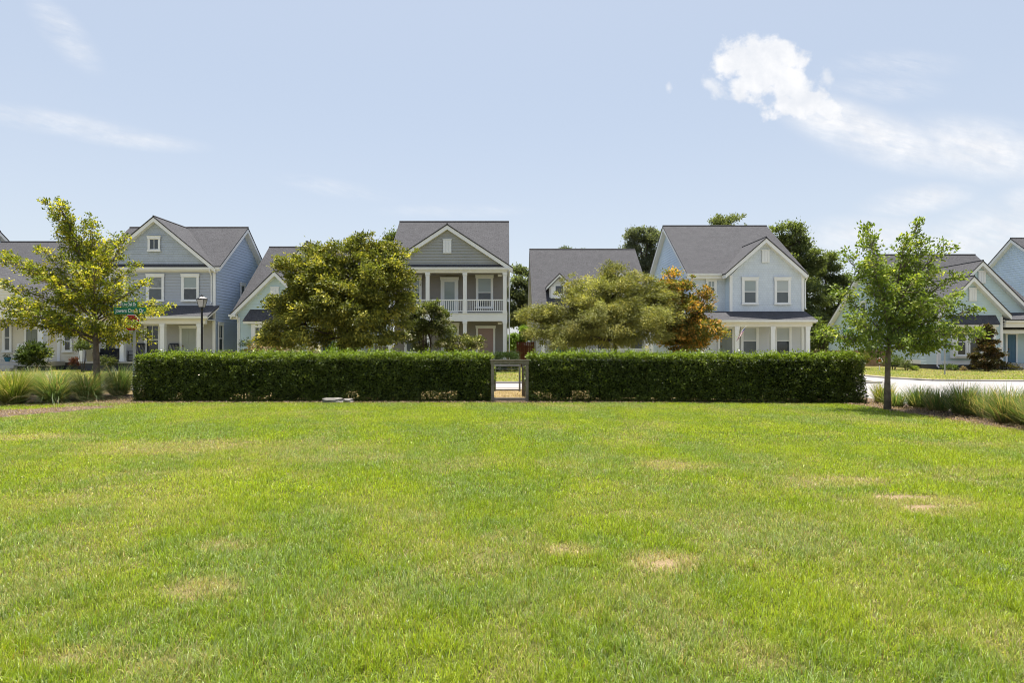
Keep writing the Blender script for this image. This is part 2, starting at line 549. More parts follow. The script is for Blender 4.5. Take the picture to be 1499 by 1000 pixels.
def siding(mb, poly, P, course=0.2, lip=0.030, backing=0.10):
    """lapped boards clipped to a convex outline, on a solid wall"""
    z0 = min(p[1] for p in poly); z1 = max(p[1] for p in poly)
    mb.prism([P(u, 0.0, z) for u, z in poly], tuple(np.array(P(0, -backing, 0)) - np.array(P(0, 0, 0))))
    zs = []; z = z0
    while z < z1 - 1e-4:
        zs.append(z); z += course
    zs.append(z1)
    brk = sorted(set(p[1] for p in poly))
    for a, b in zip(zs[:-1], zs[1:]):
        cuts = [a] + [q for q in brk if a + 1e-4 < q < b - 1e-4] + [b]
        for c, d in zip(cuts[:-1], cuts[1:]):
            s0 = span(poly, c + 1e-5); s1 = span(poly, d - 1e-5)
            if not s0 or not s1: continue
            f0 = lip * (1 - (c - a) / (b - a)) + 0.004; f1 = lip * (1 - (d - a) / (b - a)) + 0.004
            mb.quad(P(s0[0], f0, c), P(s0[1], f0, c), P(s1[1], f1, d), P(s1[0], f1, d))
            if c == a: mb.quad(P(s0[0], 0.0, c), P(s0[1], 0.0, c), P(s0[1], f0, c), P(s0[0], f0, c))


def pbox(mb, P, u0, u1, d0, d1, z0, z1):
    a = P(u0, d0, z0); b = P(u1, d1, z1)
    mb.box(a[0], b[0], a[1], b[1], a[2], b[2])


def window(root, P, u0, u1, z0, z1, kind='double', casing=0.13, muntin=False, upper='blind', lower='screen', d=0.052):
    """window: casing boards with a head and sill; sash and panes inside"""
    m = MB()
    pbox(m, P, u0, u0 + casing, d, d + 0.05, z0, z1)
    pbox(m, P, u1 - casing, u1, d, d + 0.05, z0, z1)
    pbox(m, P, u0 - 0.03, u1 + 0.03, d, d + 0.07, z1, z1 + 0.17)
    pbox(m, P, u0 - 0.05, u1 + 0.05, d, d + 0.10, z1 + 0.17, z1 + 0.21)
    pbox(m, P, u0 - 0.03, u1 + 0.03, d, d + 0.08, z0 - 0.12, z0)
    w = m.build('window', M['white'], root)
    a, b = u0 + casing, u1 - casing
    s = MB()
    fr = 0.045
    pbox(s, P, a, a + fr, d - 0.004, d + 0.025, z0, z1)
    pbox(s, P, b - fr, b, d - 0.004, d + 0.025, z0, z1)
    pbox(s, P, a + fr, b - fr, d - 0.004, d + 0.025, z1 - fr, z1)
    pbox(s, P, a + fr, b - fr, d - 0.004, d + 0.025, z0, z0 + fr)
    zm = (z0 + z1) / 2
    if kind == 'double':
        pbox(s, P, a + fr, b - fr, d - 0.004, d + 0.032, zm - 0.03, zm + 0.03)
    if muntin:
        um = (a + b) / 2
        pbox(s, P, um - 0.018, um + 0.018, d - 0.004, d + 0.018, (zm + 0.03) if kind == 'double' else z0 + fr, z1 - fr)
    s.build('sash', M['white'], w)
    if upper == 'blind': upper = random.choice(('blind', 'blind', 'blind_pale', 'curtain'))
    if lower == 'screen' and random.random() < 0.25: lower = 'glass'
    g1 = MB()
    if kind == 'double':
        pbox(g1, P, a + 0.01, b - 0.01, d - 0.012, d + 0.008, zm, z1 - 0.01); g1.build('pane', M[upper], w)
        g2 = MB(); pbox(g2, P, a + 0.01, b - 0.01, d - 0.012, d + 0.003, z0 + 0.01, zm - 0.002); g2.build('pane', M[lower], w)
    else:
        pbox(g1, P, a + 0.01, b - 0.01, d - 0.012, d + 0.008, z0 + 0.01, z1 - 0.01); g1.build('pane', M[upper], w)
    return w


def wpx(root, Y, x0, x1, y0, y1, **k):
    """window measured by its outer trim in the photograph, on the front wall at Y"""
    return window(root, front(Y), X(x0, Y), X(x1, Y), Z(y1, Y) + 0.12, Z(y0, Y) - 0.2, **k)


def door(root, P, u0, u1, z0, z1, mat, glazed=False, casing=0.14, d=0.052):
    m = MB()
    pbox(m, P, u0, u0 + casing, d, d + 0.05, z0, z1)
    pbox(m, P, u1 - casing, u1, d, d + 0.05, z0, z1)
    pbox(m, P, u0 - 0.03, u1 + 0.03, d, d + 0.07, z1, z1 + 0.16)
    pbox(m, P, u0 - 0.05, u1 + 0.05, d, d + 0.10, z1 + 0.16, z1 + 0.20)
    pbox(m, P, u0 + casing, u1 - casing, d, d + 0.04, z0, z0 + 0.03)
    c = m.build('door_frame', M['white'], root)
    a, b = u0 + casing + 0.004, u1 - casing - 0.004
    s = MB()
    pbox(s, P, a, b, d - 0.01, d + 0.015, z0 + 0.031, z1 - 0.004)
    w = b - a; h = z1 - z0
    if not glazed:
        for q0, q1 in ((0.10, 0.45), (0.52, 0.92)):
            for r0, r1 in ((0.14, 0.46), (0.54, 0.86)):
                pbox(s, P, a + w * r0, a + w * r1, d + 0.0155, d + 0.027, z0 + h * q0, z0 + h * q1)
    dr = s.build('door', mat, root)
    if glazed:
        q = MB(); pbox(q, P, a + 0.12, b - 0.12, d + 0.0155, d + 0.02, z0 + 0.25, z1 - 0.14); q.build('pane', M['blind'], dr)
    hd = MB(); pbox(hd, P, a + 0.05, a + 0.10, d + 0.0155, d + 0.07, z0 + 0.95, z0 + 1.06); hd.build('handle', M['brass'], dr)
    return dr


def vent(root, P, u0, u1, z0, z1, d=0.045):
    m = MB()
    pbox(m, P, u0, u1, d, d + 0.04, z0, z1)
    pbox(m, P, u0 - 0.03, u1 + 0.03, d, d + 0.06, z1, z1 + 0.06)
    n = 3
    for k in range(n):
        a = u0 + (u1 - u0) * (k + 0.14) / n; b = u0 + (u1 - u0) * (k + 0.86) / n
        pbox(m, P, a, b, d + 0.041, d + 0.06, z0 + 0.05, z1 - 0.05)
    return m.build('gable_vent', M['vent'], root)


def column(root, x, y, z0, z1, w=0.25):
    m = MB(); h = w / 2
    m.box(x - h, x + h, y - h, y + h, z0 + 0.16, z1 - 0.16)
    m.box(x - h - 0.03, x + h + 0.03, y - h - 0.03, y + h + 0.03, z0, z0 + 0.158)
    m.box(x - h - 0.03, x + h + 0.03, y - h - 0.03, y + h + 0.03, z1 - 0.158, z1)
    m.box(x - h - 0.015, x + h + 0.015, y - h - 0.015, y + h + 0.015, z1 - 0.24, z1 - 0.20)
    return m.build('column', M['white'], root)


TS, TT = 0.085, 0.28     # thickness of the shingles and of the white boards below them


def roof_x(root, x0, x1, yf, zf, yr, zr, yb, zb, mat='roof_x', trim='white', back=True):
    """roof with its ridge along X: shingles and the white boards under its edges"""
    m = MB()
    m.prism([(x0, yf, zf), (x1, yf, zf), (x1, yr, zr), (x0, yr, zr)], (0, 0, -TS))
    if back: m.prism([(x0, yr, zr), (x1, yr, zr), (x1, yb, zb), (x0, yb, zb)], (0, 0, -TS))
    m.tube([(x0, yr, zr + 0.01), (x1, yr, zr + 0.01)], 0.06, 5)
    r = m.build('roof', M[mat], root)
    t = MB(); i = 0.025; e = TS + 0.001
    def sl(ya, za, yb_, zb_):
        t.prism([(x0 + i, ya, za - e), (x1 - i, ya, za - e), (x1 - i, yb_, zb_ - e), (x0 + i, yb_, zb_ - e)], (0, 0, -TT))
    k = i / abs(yr - yf)
    sl(yf + i, zf + (zr - zf) * k, yr, zr)
    if back: sl(yr, zr, yb - i, zb + (zr - zb) * i / abs(yb - yr))
    t.build('soffit', M[trim], r)
    return r


def roof_y(root, xc, half, ze, zr, y0, y1, mat='roof_y', trim='white', i=0.025, y1e=None):
    m = MB()
    if y1e is None: y1e = y0 + 0.45
    for s in (-1, 1):
        m.prism([(xc + s * half, y0, ze), (xc + s * half, y1e, ze), (xc, y1, zr), (xc, y0, zr)], (0, 0, -TS))
    m.tube([(xc, y0, zr + 0.01), (xc, y1, zr + 0.01)], 0.05, 5)
    r = m.build('roof', M[mat], root)
    t = MB(); e = TS + 0.001
    for s in (-1, 1):
        h = half - i; z = ze + (zr - ze) * i / half
        t.prism([(xc + s * h, y0 + i, z - e), (xc + s * h, y1e - i, z - e), (xc, y1 - i, zr - e), (xc, y0 + i, zr - e)], (0, 0, -TT))
    t.build('soffit', M[trim], r)
    return r


def gable_poly(xc, hw, zb, zr, m):
    """wall outline under a gable roof whose ridge is zr and slope m"""
    top = zr - TS - TT - 0.002
    return [(xc - hw, zb), (xc + hw, zb), (xc + hw, top - m * hw), (xc, top), (xc - hw, top - m * hw)]


def shed(root, x0, x1, yf, zf, yb, zb, trim='white'):
    m = MB()
    m.prism([(x0, yf, zf), (x1, yf, zf), (x1, yb, zb), (x0, yb, zb)], (0, 0, -TS))
    r = m.build('porch_roof', M['roof_x'], root)
    t = MB(); e = TS + 0.001; i = 0.02
    t.prism([(x0 + i, yf + i, zf - e), (x1 - i, yf + i, zf - e), (x1 - i, yb, zb - e), (x0 + i, yb, zb - e)], (0, 0, -0.13))
    t.build('fascia', M[trim], r)
    return r


def gutter(root, x0, x1, y, z):
    m = MB(); m.box(x0, x1, y - 0.11, y - 0.003, z - 0.13, z - 0.02); m.box(x0, x1, y - 0.125, y - 0.003, z - 0.019, z)
    return m.build('gutter', M['white'], root)


def downspout(root, x, y, z0, z1, yw):
    m = MB()
    m.tube([(x, y - 0.06, z1), (x, y - 0.06, z1 - 0.12), (x, yw - 0.07, z1 - 0.45), (x, yw - 0.07, z0 + 0.2), (x, yw - 0.22, z0 + 0.1)], 0.045, 6)
    return m.build('downspout', M['white'], root)


def board(root, P, u0, u1, z0, z1, d=0.0, t=0.062, name='corner_board', mat='white'):
    m = MB(); pbox(m, P, u0, u1, d, d + t, z0, z1)
    return m.build(name, M[mat], root)


def plainbox(root, name, mat, *b):
    return MB().box(*b).build(name, M[mat], root)


def steps(root, x0, x1, y, z, n=3):
    m = MB()
    for k in range(n):
        m.box(x0, x1, y - 0.3 * (n - k), y - 0.3 * (n - k - 1) - (0.002 if k < n - 1 else 0.004), 0, z * (k + 1) / (n + 1))
    return m.build('steps', M['concrete'], root)


# ------------------------------------------------------------------ the houses
def house_slate():
    Y = 39.5; xl, xr = X(141, Y), X(315.5, Y)
    r = thing('family_house', (X(228, Y), Y, 0), 'two-storey slate grey house with a small square window high in its shingled front gable', 'house', 'houses along the street')
    y0 = 39.15; xc = X(224, y0); ze = Z(391, y0); zp = Z(316, y0); half = (314.7 - 224) / F * y0; mm = (zp - ze) / half
    yr, zr = 43.5, Z(333, 43.5); rx0, rx1 = xl - 0.35, xr + 0.42
    ms = (zr - ze) / (yr - y0); yb = yr + (yr - y0)
    fy = y0 + 0.12
    roof_x(r, rx0, rx1, fy, ze + ms * 0.12, yr, zr, yb, ze)
    roof_y(r, xc, half, ze, zp, y0, yr - 0.1)
    w = MB()
    siding(w, [(xl, 0.75), (xr, 0.75), (xr, Z(392, Y)), (xl, Z(392, Y))], front(Y))
    w.build('wall', M['siding_slate'], r)
    w = MB(); siding(w, gable_poly(xc, half - 0.42, Z(389, Y), zp, mm), front(Y - 0.03), 0.16); w.build('gable_wall', M['shake_slate'], r)
    sp = [(Y + 0.1, 0.5), (yb - 0.5, 0.5), (yb - 0.5, zr - ms * (yb - 0.5 - yr) - 0.3), (yr, zr - 0.3), (Y + 0.1, zr - ms * (yr - Y - 0.1) - 0.3)]
    w = MB(); siding(w, sp, faceR(xr - 0.02)); w.build('wall', M['siding_grey_skyfill'], r)
    w = MB(); siding(w, sp, faceL(xl + 0.02), 0.4); w.build('wall', M['siding_grey_skyfill'], r)
    plainbox(r, 'foundation', 'brick', xl + 0.03, xr - 0.03, Y + 0.02, yb - 0.55, 0, 0.74)
    board(r, front(Y), xr - 0.16, xr + 0.02, 0.75, Z(398, Y))
    board(r, front(Y), xl - 0.02, xl + 0.16, 0.75, Z(398, Y))
    board(r, front(Y), xl - 0.02, xr + 0.02, Z(398.5, Y), Z(393.5, Y), 0.0, 0.075, 'frieze_board', 'cream_trim')
    gutter(r, rx0, rx1, fy, Z(391.5, fy))
    downspout(r, xr - 0.25, fy, Z(447, Y), Z(394, fy), Y)
    wpx(r, Y, 160.5, 185.5, 401, 442); wpx(r, Y, 215.4, 241, 401, 442); wpx(r, Y, 266.4, 292, 401, 442)
    window(r, front(Y - 0.05), X(218, Y), X(236, Y), Z(366, Y), Z(350, Y), 'single', 0.1, True, 'glass')
    # porch
    yp = 37.95; pe, pt = Z(462.5, yp), Z(447.5, Y)
    px0, px1 = X(117, yp) - 0.25, xr + 0.28
    shed(r, px0, px1, yp, pe, Y - 0.03, pt, 'cream_trim')
    gutter(r, px0, px1, yp, pe - 0.02)
    yc = 38.25
    plainbox(r, 'porch_beam', 'cream_trim', px0 + 0.2, px1 - 0.25, yc - 0.11, yc + 0.11, pe - 0.52, pe - 0.215)
    plainbox(r, 'porch_ceiling', 'white', px0 + 0.2, px1 - 0.25, yc + 0.112, Y - 0.06, pe - 0.26, pe - 0.21)
    for p in (121, 180, 239, 293): column(r, X(p, yc), yc, 0.62, pe - 0.522, 0.27)
    plainbox(r, 'porch_floor', 'concrete', px0 + 0.2, px1 - 0.1, 37.95, Y - 0.05, 0.5, 0.62)
    plainbox(r, 'porch_base', 'foundation', px0 + 0.25, px1 - 0.15, 38.02, Y - 0.05, 0.0, 0.498)
    steps(r, X(262, 37.9), X(292, 37.9), 37.95, 0.62)
    w = MB(); siding(w, [(xl + 0.2, 0.63), (xr - 0.2, 0.63), (xr - 0.2, pe - 0.27), (xl + 0.2, pe - 0.27)], front(Y - 0.04)); w.build('porch_wall', M['siding_porch'], r)
    board(r, front(Y - 0.04), xr - 0.16, xr + 0.03, 0.62, pe - 0.27, 0.0, 0.07)
    door(r, front(Y - 0.05), X(264.6, Y), X(291.5, Y), 0.64, Z(481, Y), M['door_sage'])
    wpx(r, Y - 0.05, 212, 236, 472, 521, muntin=True, upper='glass', lower='glass')
    wpx(r, Y - 0.05, 152, 174, 472, 521, muntin=True, upper='glass', lower='glass')
    # side windows
    window(r, faceR(xr), 39.75, 40.42, Z(515, 40), Z(476, 40), 'double', 0.07, True, 'glass', 'glass')
    window(r, faceR(xr), 43.0, 43.75, Z(433, 43.3), Z(418, 43.3), 'single', 0.1, False, 'glass')
    plainbox(r, 'chimney_vent', 'galv', xl + 2.0, xl + 2.12, yr + 1.0, yr + 1.12, zr - 1.2, zr - 0.2)
    return r


def house_aqua_bay():
    Y = 39.5; y0 = 39.1
    xl = X(346, Y); xr = -10.3
    r = thing('cottage', (X(440, Y), Y, 0), 'pale aqua cottage half hidden behind the broad olive tree, white gable vent', 'house', 'houses along the street')
    ze = Z(460, y0); xc = X(401, y0); zp = Z(395.5, y0); half = (401 - 335.5) / F * y0; mm = (zp - ze) / half
    yr = 45.8; zr = Z(361.8, yr); yf = 39.5; mf = (zr - ze) / (yr - yf)
    rx0, rx1 = X(394, yr), X(558, yr)
    roof_x(r, rx0, rx1, yf, ze, yr, zr, yr + 6.3, ze)
    roof_y(r, xc, half, ze, zp, y0, y0 + 3.9, y1e=y0 + 0.5)
    hw = half - 0.4
    w = MB(); siding(w, gable_poly(xc, hw, 0.5, zp, mm), front(Y)); w.build('gable_wall', M['siding_aqua'], r)
    board(r, front(Y), xc - hw - 0.02, xc - hw + 0.17, 0.4, ze - 0.2)
    board(r, front(Y), xc + hw - 0.17, xc + hw + 0.02, 0.4, ze - 0.2)
    sp = [(Y + 0.11, 0.5), (yr + 5.8, 0.5), (yr + 5.8, ze + 0.1), (yr, zr - 0.3), (Y + 0.11, ze - 0.15)]
    for P in (faceR(rx1 - 0.4), faceL(rx0 + 0.4)):
        w = MB(); siding(w, sp, P); w.build('wall', M['siding_aqua'], r)
    plainbox(r, 'foundation', 'brick', rx0 + 0.45, rx1 - 0.45, Y + 0.12, yr + 5.7, 0, 0.5)
    plainbox(r, 'foundation', 'brick', xc - hw + 0.02, xc + hw - 0.02, Y + 0.01, Y + 0.115, 0, 0.49)
    gutter(r, rx0 + 0.05, rx0 + 0.5, y0 + 0.1, ze - 0.02)
    downspout(r, xc - hw + 0.07, y0 + 0.12, 0.1, ze - 0.08, Y)
    vent(r, front(Y), X(396.5, Y), X(409, Y), Z(442, Y), Z(421, Y))
    # upper gable
    y2 = 40.5; x2 = X(449, y2); z2 = Z(353, y2); h2 = 2.55; m2 = 1.06
    roof_y(r, x2, h2, z2 - m2 * h2, z2, y2, 45.4, y1e=42.4)
    w = MB(); siding(w, gable_poly(x2, h2 - 0.35, z2 - m2 * h2 - 1.2, z2, m2), front(y2 + 0.35)); w.build('gable_wall', M['siding_aqua'], r)
    wpx(r, y2 + 0.33, 428.5, 440, 391, 409, kind='single', upper='blind')
    # bay with its own little roof
    m = MB(); a, b = X(363.5, Y), X(438, Y); yq = Y - 0.75
    zt, zb = Z(453, Y), Z(469.5, yq)
    m.prism([(a - 0.05, yq, zb), (b + 0.05, yq, zb), (b - 0.15, Y - 0.03, zt), (a + 0.15, Y - 0.03, zt)], (0, 0, -0.05))
    m.build('bay_roof', M['roof_x'], r)
    plainbox(r, 'bay_fascia', 'cream_trim', a - 0.02, b + 0.02, yq + 0.02, Y - 0.03, zb - 0.2, zb - 0.052)
    yw = Y - 0.55
    plainbox(r, 'bay_wall', 'white', X(367.5, yw), X(434.5, yw), yw, Y - 0.025, 0.55, zb - 0.202)
    for p0, p1 in ((371, 388), (389.5, 412.5), (414, 431)):
        window(r, front(yw), X(p0, yw), X(p1, yw), Z(514, yw), zb - 0.42, 'double', 0.1, True, 'glass', 'glass', 0.005)
    # recessed porch on the right
    yw = 41.0; pa, pb = xc + hw + 0.1, rx1 - 0.45
    w = MB(); siding(w, [(pa, 0.6), (pb, 0.6), (pb, ze - 0.1), (pa, ze - 0.1)], front(yw)); w.build('porch_wall', M['siding_aqua'], r)
    plainbox(r, 'porch_floor', 'concrete', pa, pb, Y - 0.1, yw - 0.04, 0.501, 0.6)
    plainbox(r, 'porch_beam', 'white', pa, pb + 0.3, Y - 0.1, Y + 0.1, ze - 0.55, ze - 0.3)
    for p in (461, 492, 524): column(r, X(p, Y), Y, 0.6, ze - 0.552, 0.24)
    door(r, front(yw), X(470, yw), X(493, yw), 0.61, 2.75, M['door_blue'])
    wpx(r, yw, 500, 524, 476, 516)
    return r


def house_double_porch():
    Yp = 39.5; Y = 41.3
    r = thing('two_storey_house', (-4.4, Yp, 0), 'taupe two-storey house with white porches stacked one above the other behind the gate', 'house', 'houses along the street')
    y0 = 39.2; xc = X(654.4, y0); zp = Z(327.4, y0); ze = Z(391, y0); half = 4.455; mm = (zp - ze) / half
    yr = 44.0; zr = Z(324.5, yr); rx0, rx1 = X(584.8, yr), X(745.2, yr)
    ms = (zr - ze) / (yr - y0); fy = y0 + 0.12
    roof_x(r, rx0, rx1, fy, ze + ms * 0.12, yr, zr, yr + 4.8, ze)
    roof_y(r, xc, half, ze, zp, y0, yr - 0.9)
    w = MB(); siding(w, gable_poly(xc, half - 0.45, Z(390, Yp), zp, mm), front(Yp - 0.02)); w.build('gable_wall', M['siding_stone'], r)
    vent(r, front(Yp - 0.02), X(648.8, Yp), X(661, Yp), Z(371, Yp), Z(351.5, Yp))
    xl, xr = X(569, Yp), X(742, Yp)
    gutter(r, rx0, rx1 + 0.15, fy, Z(391.5, fy))
    downspout(r, xr + 0.16, fy, 0.2, Z(394, fy), Yp + 0.6)
    zf1 = Z(527, Yp)
    # house body
    for P in (faceR(xr - 0.05), faceL(xl + 0.05)):
        w = MB(); siding(w, [(Y + 0.1, 0.65), (48.4, 0.65), (48.4, ze), (yr, zr - 0.3), (Y + 0.1, zr - ms * (yr - Y - 0.1) - 0.3)], P); w.build('wall', M['siding_stone'], r)
    w = MB(); siding(w, [(xl + 0.05, 0.65), (xr - 0.05, 0.65), (xr - 0.05, ze - 0.05), (xl + 0.05, ze - 0.05)], front(Y)); w.build('wall', M['siding_taupe'], r)
    plainbox(r, 'foundation', 'brick', xl + 0.08, xr - 0.08, Y + 0.05, 48.3, 0, 0.65)
    # beams, floors
    for (a, b, nm, mt) in ((390.5, 399.5, 'porch_beam', 'cream_trim'), (458.5, 470.3, 'balcony_beam', 'white')):
        m = MB(); z1, z0 = Z(a, Yp), Z(b, Yp)
        m.box(xl - 0.02, xr + 0.02, Yp - 0.12, Yp + 0.12, z0, z1)
        m.box(xl - 0.02, xl + 0.2, Yp + 0.122, Y - 0.03, z0, z1); m.box(xr - 0.2, xr + 0.02, Yp + 0.122, Y - 0.03, z0, z1)
        m.box(xl - 0.05, xr + 0.05, Yp - 0.15, Yp - 0.121, z1 - 0.05, z1)
        m.build(nm, M[mt], r)
    plainbox(r, 'porch_ceiling', 'siding_taupe', xl + 0.21, xr - 0.21, Yp + 0.125, Y - 0.03, Z(398, Yp), Z(396.5, Yp))
    plainbox(r, 'balcony_floor', 'white', xl + 0.21, xr - 0.21, Yp + 0.125, Y - 0.03, Z(469.5, Yp), Z(458.8, Yp))
    plainbox(r, 'porch_floor', 'concrete', xl - 0.05, xr + 0.05, Yp - 0.2, Y - 0.02, zf1 - 0.14, zf1)
    plainbox(r, 'porch_base', 'foundation', xl, xr, Yp - 0.1, Y - 0.02, 0, zf1 - 0.142)
    steps(r, X(690, 39.3), X(733, 39.3), 39.29, zf1 - 0.02, 4)
    zu = Z(458.5, Yp)
    for p in (571.5, 626.2, 680.7, 739):
        column(r, X(p, Yp), Yp, zf1, Z(470.3, Yp) - 0.002, 0.25)
        column(r, X(p, Yp), Yp, zu + 0.002, Z(399.5, Yp) - 0.002, 0.25)
    # railings between the upper columns
    ps = [571.5, 626.2, 680.7, 739]
    for a, b in zip(ps[:-1], ps[1:]):
        m = MB(); xa, xb = X(a, Yp) + 0.126, X(b, Yp) - 0.126
        zt = Z(438.3, Yp)
        m.box(xa, xb, Yp - 0.045, Yp + 0.045, zt - 0.09, zt); m.box(xa, xb, Yp - 0.03, Yp + 0.03, zu + 0.10, zu + 0.17)
        n = 17
        for k in range(n):
            xx = xa + (xb - xa) * (k + 0.5) / n
            m.box(xx - 0.021, xx + 0.021, Yp - 0.02, Yp + 0.02, zu + 0.171, zt - 0.091)
        m.build('railing', M['white'], r)
    wpx(r, Y, 592, 617.5, 403, 452); wpx(r, Y, 696.7, 722, 403, 452)
    door(r, front(Y), X(645.3, Y), X(671, Y), zu + 0.02, Z(410, Y), M['white'], True)
    door(r, front(Y), X(697, Y), X(725, Y), zf1 + 0.01, Z(481, Y), M['door_rose'])
    wpx(r, Y, 646, 672, 473, 518); wpx(r, Y, 592, 617, 473, 518)
    for z in (Z(399, Yp) - 0.22, Z(470, Yp) - 0.22):
        plainbox(r, 'porch_light', 'cream_trim', xr - 0.62, xr - 0.36, Yp + 0.3, Yp + 0.5, z, z + 0.14)
    return r


def house_dormers():
    Y = 41.0; yf = 38.6
    r = thing('cape_house', (5.5, Y, 0), 'pale one-and-a-half-storey house with two small dormers on its wide grey roof', 'house', 'houses along the street')
    x0, x1 = X(774.8, 45.5), X(929.6, 45.5)
    ze = Z(463, yf); yr = 45.5; zr = Z(365, yr); ms = (zr - ze) / (yr - yf)
    roof_x(r, x0, x1, yf, ze, yr, zr, yr + 6.9, ze)
    sp = [(Y + 0.1, 0.5), (52.0, 0.5), (52.0, ze + 0.05), (yr, zr - 0.3), (Y + 0.1, zr - ms * (yr - Y - 0.1) - 0.3)]
    for P in (faceL(x0 + 0.35), faceR(x1 - 0.35)):
        w = MB(); siding(w, sp, P); w.build('wall', M['siding_pale'], r)
    w = MB(); siding(w, [(x0 + 0.35, 0.5), (x1 - 0.35, 0.5), (x1 - 0.35, ze + 0.6), (x0 + 0.35, ze + 0.6)], front(Y)); w.build('wall', M['siding_pale'], r)
    plainbox(r, 'foundation', 'brick', x0 + 0.4, x1 - 0.4, Y + 0.03, 51.9, 0, 0.5)
    plainbox(r, 'porch_floor', 'concrete', x0 + 0.3, x1 - 0.3, 38.8, Y - 0.04, 0, 0.6)
    yc = 39.0
    plainbox(r, 'porch_beam', 'white', x0 + 0.25, x1 - 0.25, yc - 0.11, yc + 0.11, ze - 0.5, ze - 0.2)
    for p in (795, 848, 905, 953): column(r, X(p, yc), yc, 0.6, ze - 0.502, 0.26)
    door(r, front(Y), X(806, Y), X(832, Y), 0.62, 2.75, M['door_blue'])
    for a, b in ((837, 860), (871, 895), (920, 944)): wpx(r, Y, a, b, 474, 517)
    for a, b in ((798, 848), (848, 905), (905, 953)):
        if a == 798: continue
        m = MB(); xa, xb = X(a, yc) + 0.14, X(b, yc) - 0.14
        m.box(xa, xb, yc - 0.04, yc + 0.04, 1.38, 1.46); m.box(xa, xb, yc - 0.03, yc + 0.03, 0.72, 0.78)
        for k in range(14):
            xx = xa + (xb - xa) * (k + 0.5) / 14; m.box(xx - 0.02, xx + 0.02, yc - 0.02, yc + 0.02, 0.781, 1.379)
        m.build('railing', M['white'], r)
    gutter(r, x0, x1, yf, ze - 0.02)
    for px, py in ((818.7, 400.2), (908.2, 397.5)):
        y2 = 40.3; xc = X(px, y2); zp = Z(py, y2); hf = 0.92; m2 = 1.0
        q = MB()
        for s in (-1, 1):
            q.prism([(xc + s * hf, y2 - 0.3, zp - m2 * hf), (xc + s * hf, 43.2, zp - m2 * hf), (xc, 43.2, zp), (xc, y2 - 0.3, zp)], (0, 0, -TS))
        dm = q.build('dormer', M['roof_y'], r)
        t = MB()
        for s in (-1, 1):
            h = hf - 0.02
            t.prism([(xc + s * h, y2 - 0.28, zp - m2 * h - TS - 0.001), (xc + s * h, 43.1, zp - m2 * h - TS - 0.001), (xc, 43.1, zp - TS - 0.001), (xc, y2 - 0.28, zp - TS - 0.001)], (0, 0, -0.16))
        t.build('soffit', M['white'], dm)
        w = MB(); siding(w, gable_poly(xc, 0.68, 4.6, zp + 0.05, m2), front(y2), 0.16, 0.016, 1.6); w.build('dormer_wall', M['siding_pale'], dm)
        s_ = MB(); pbox(s_, front(y2), xc - 0.60, xc + 0.60, 0.0, 0.06, zp - 1.75, zp - 0.92); pbox(s_, front(y2), xc - 0.36, xc + 0.36, 0.061, 0.07, zp - 1.5, zp - 0.80); s_.build('window_frame', M['white'], dm)
        s_ = MB(); pbox(s_, front(y2), xc - 0.26, xc + 0.26, 0.0705, 0.08, zp - 1.42, zp - 0.88); s_.build('pane', M['glass'], dm)
    return r


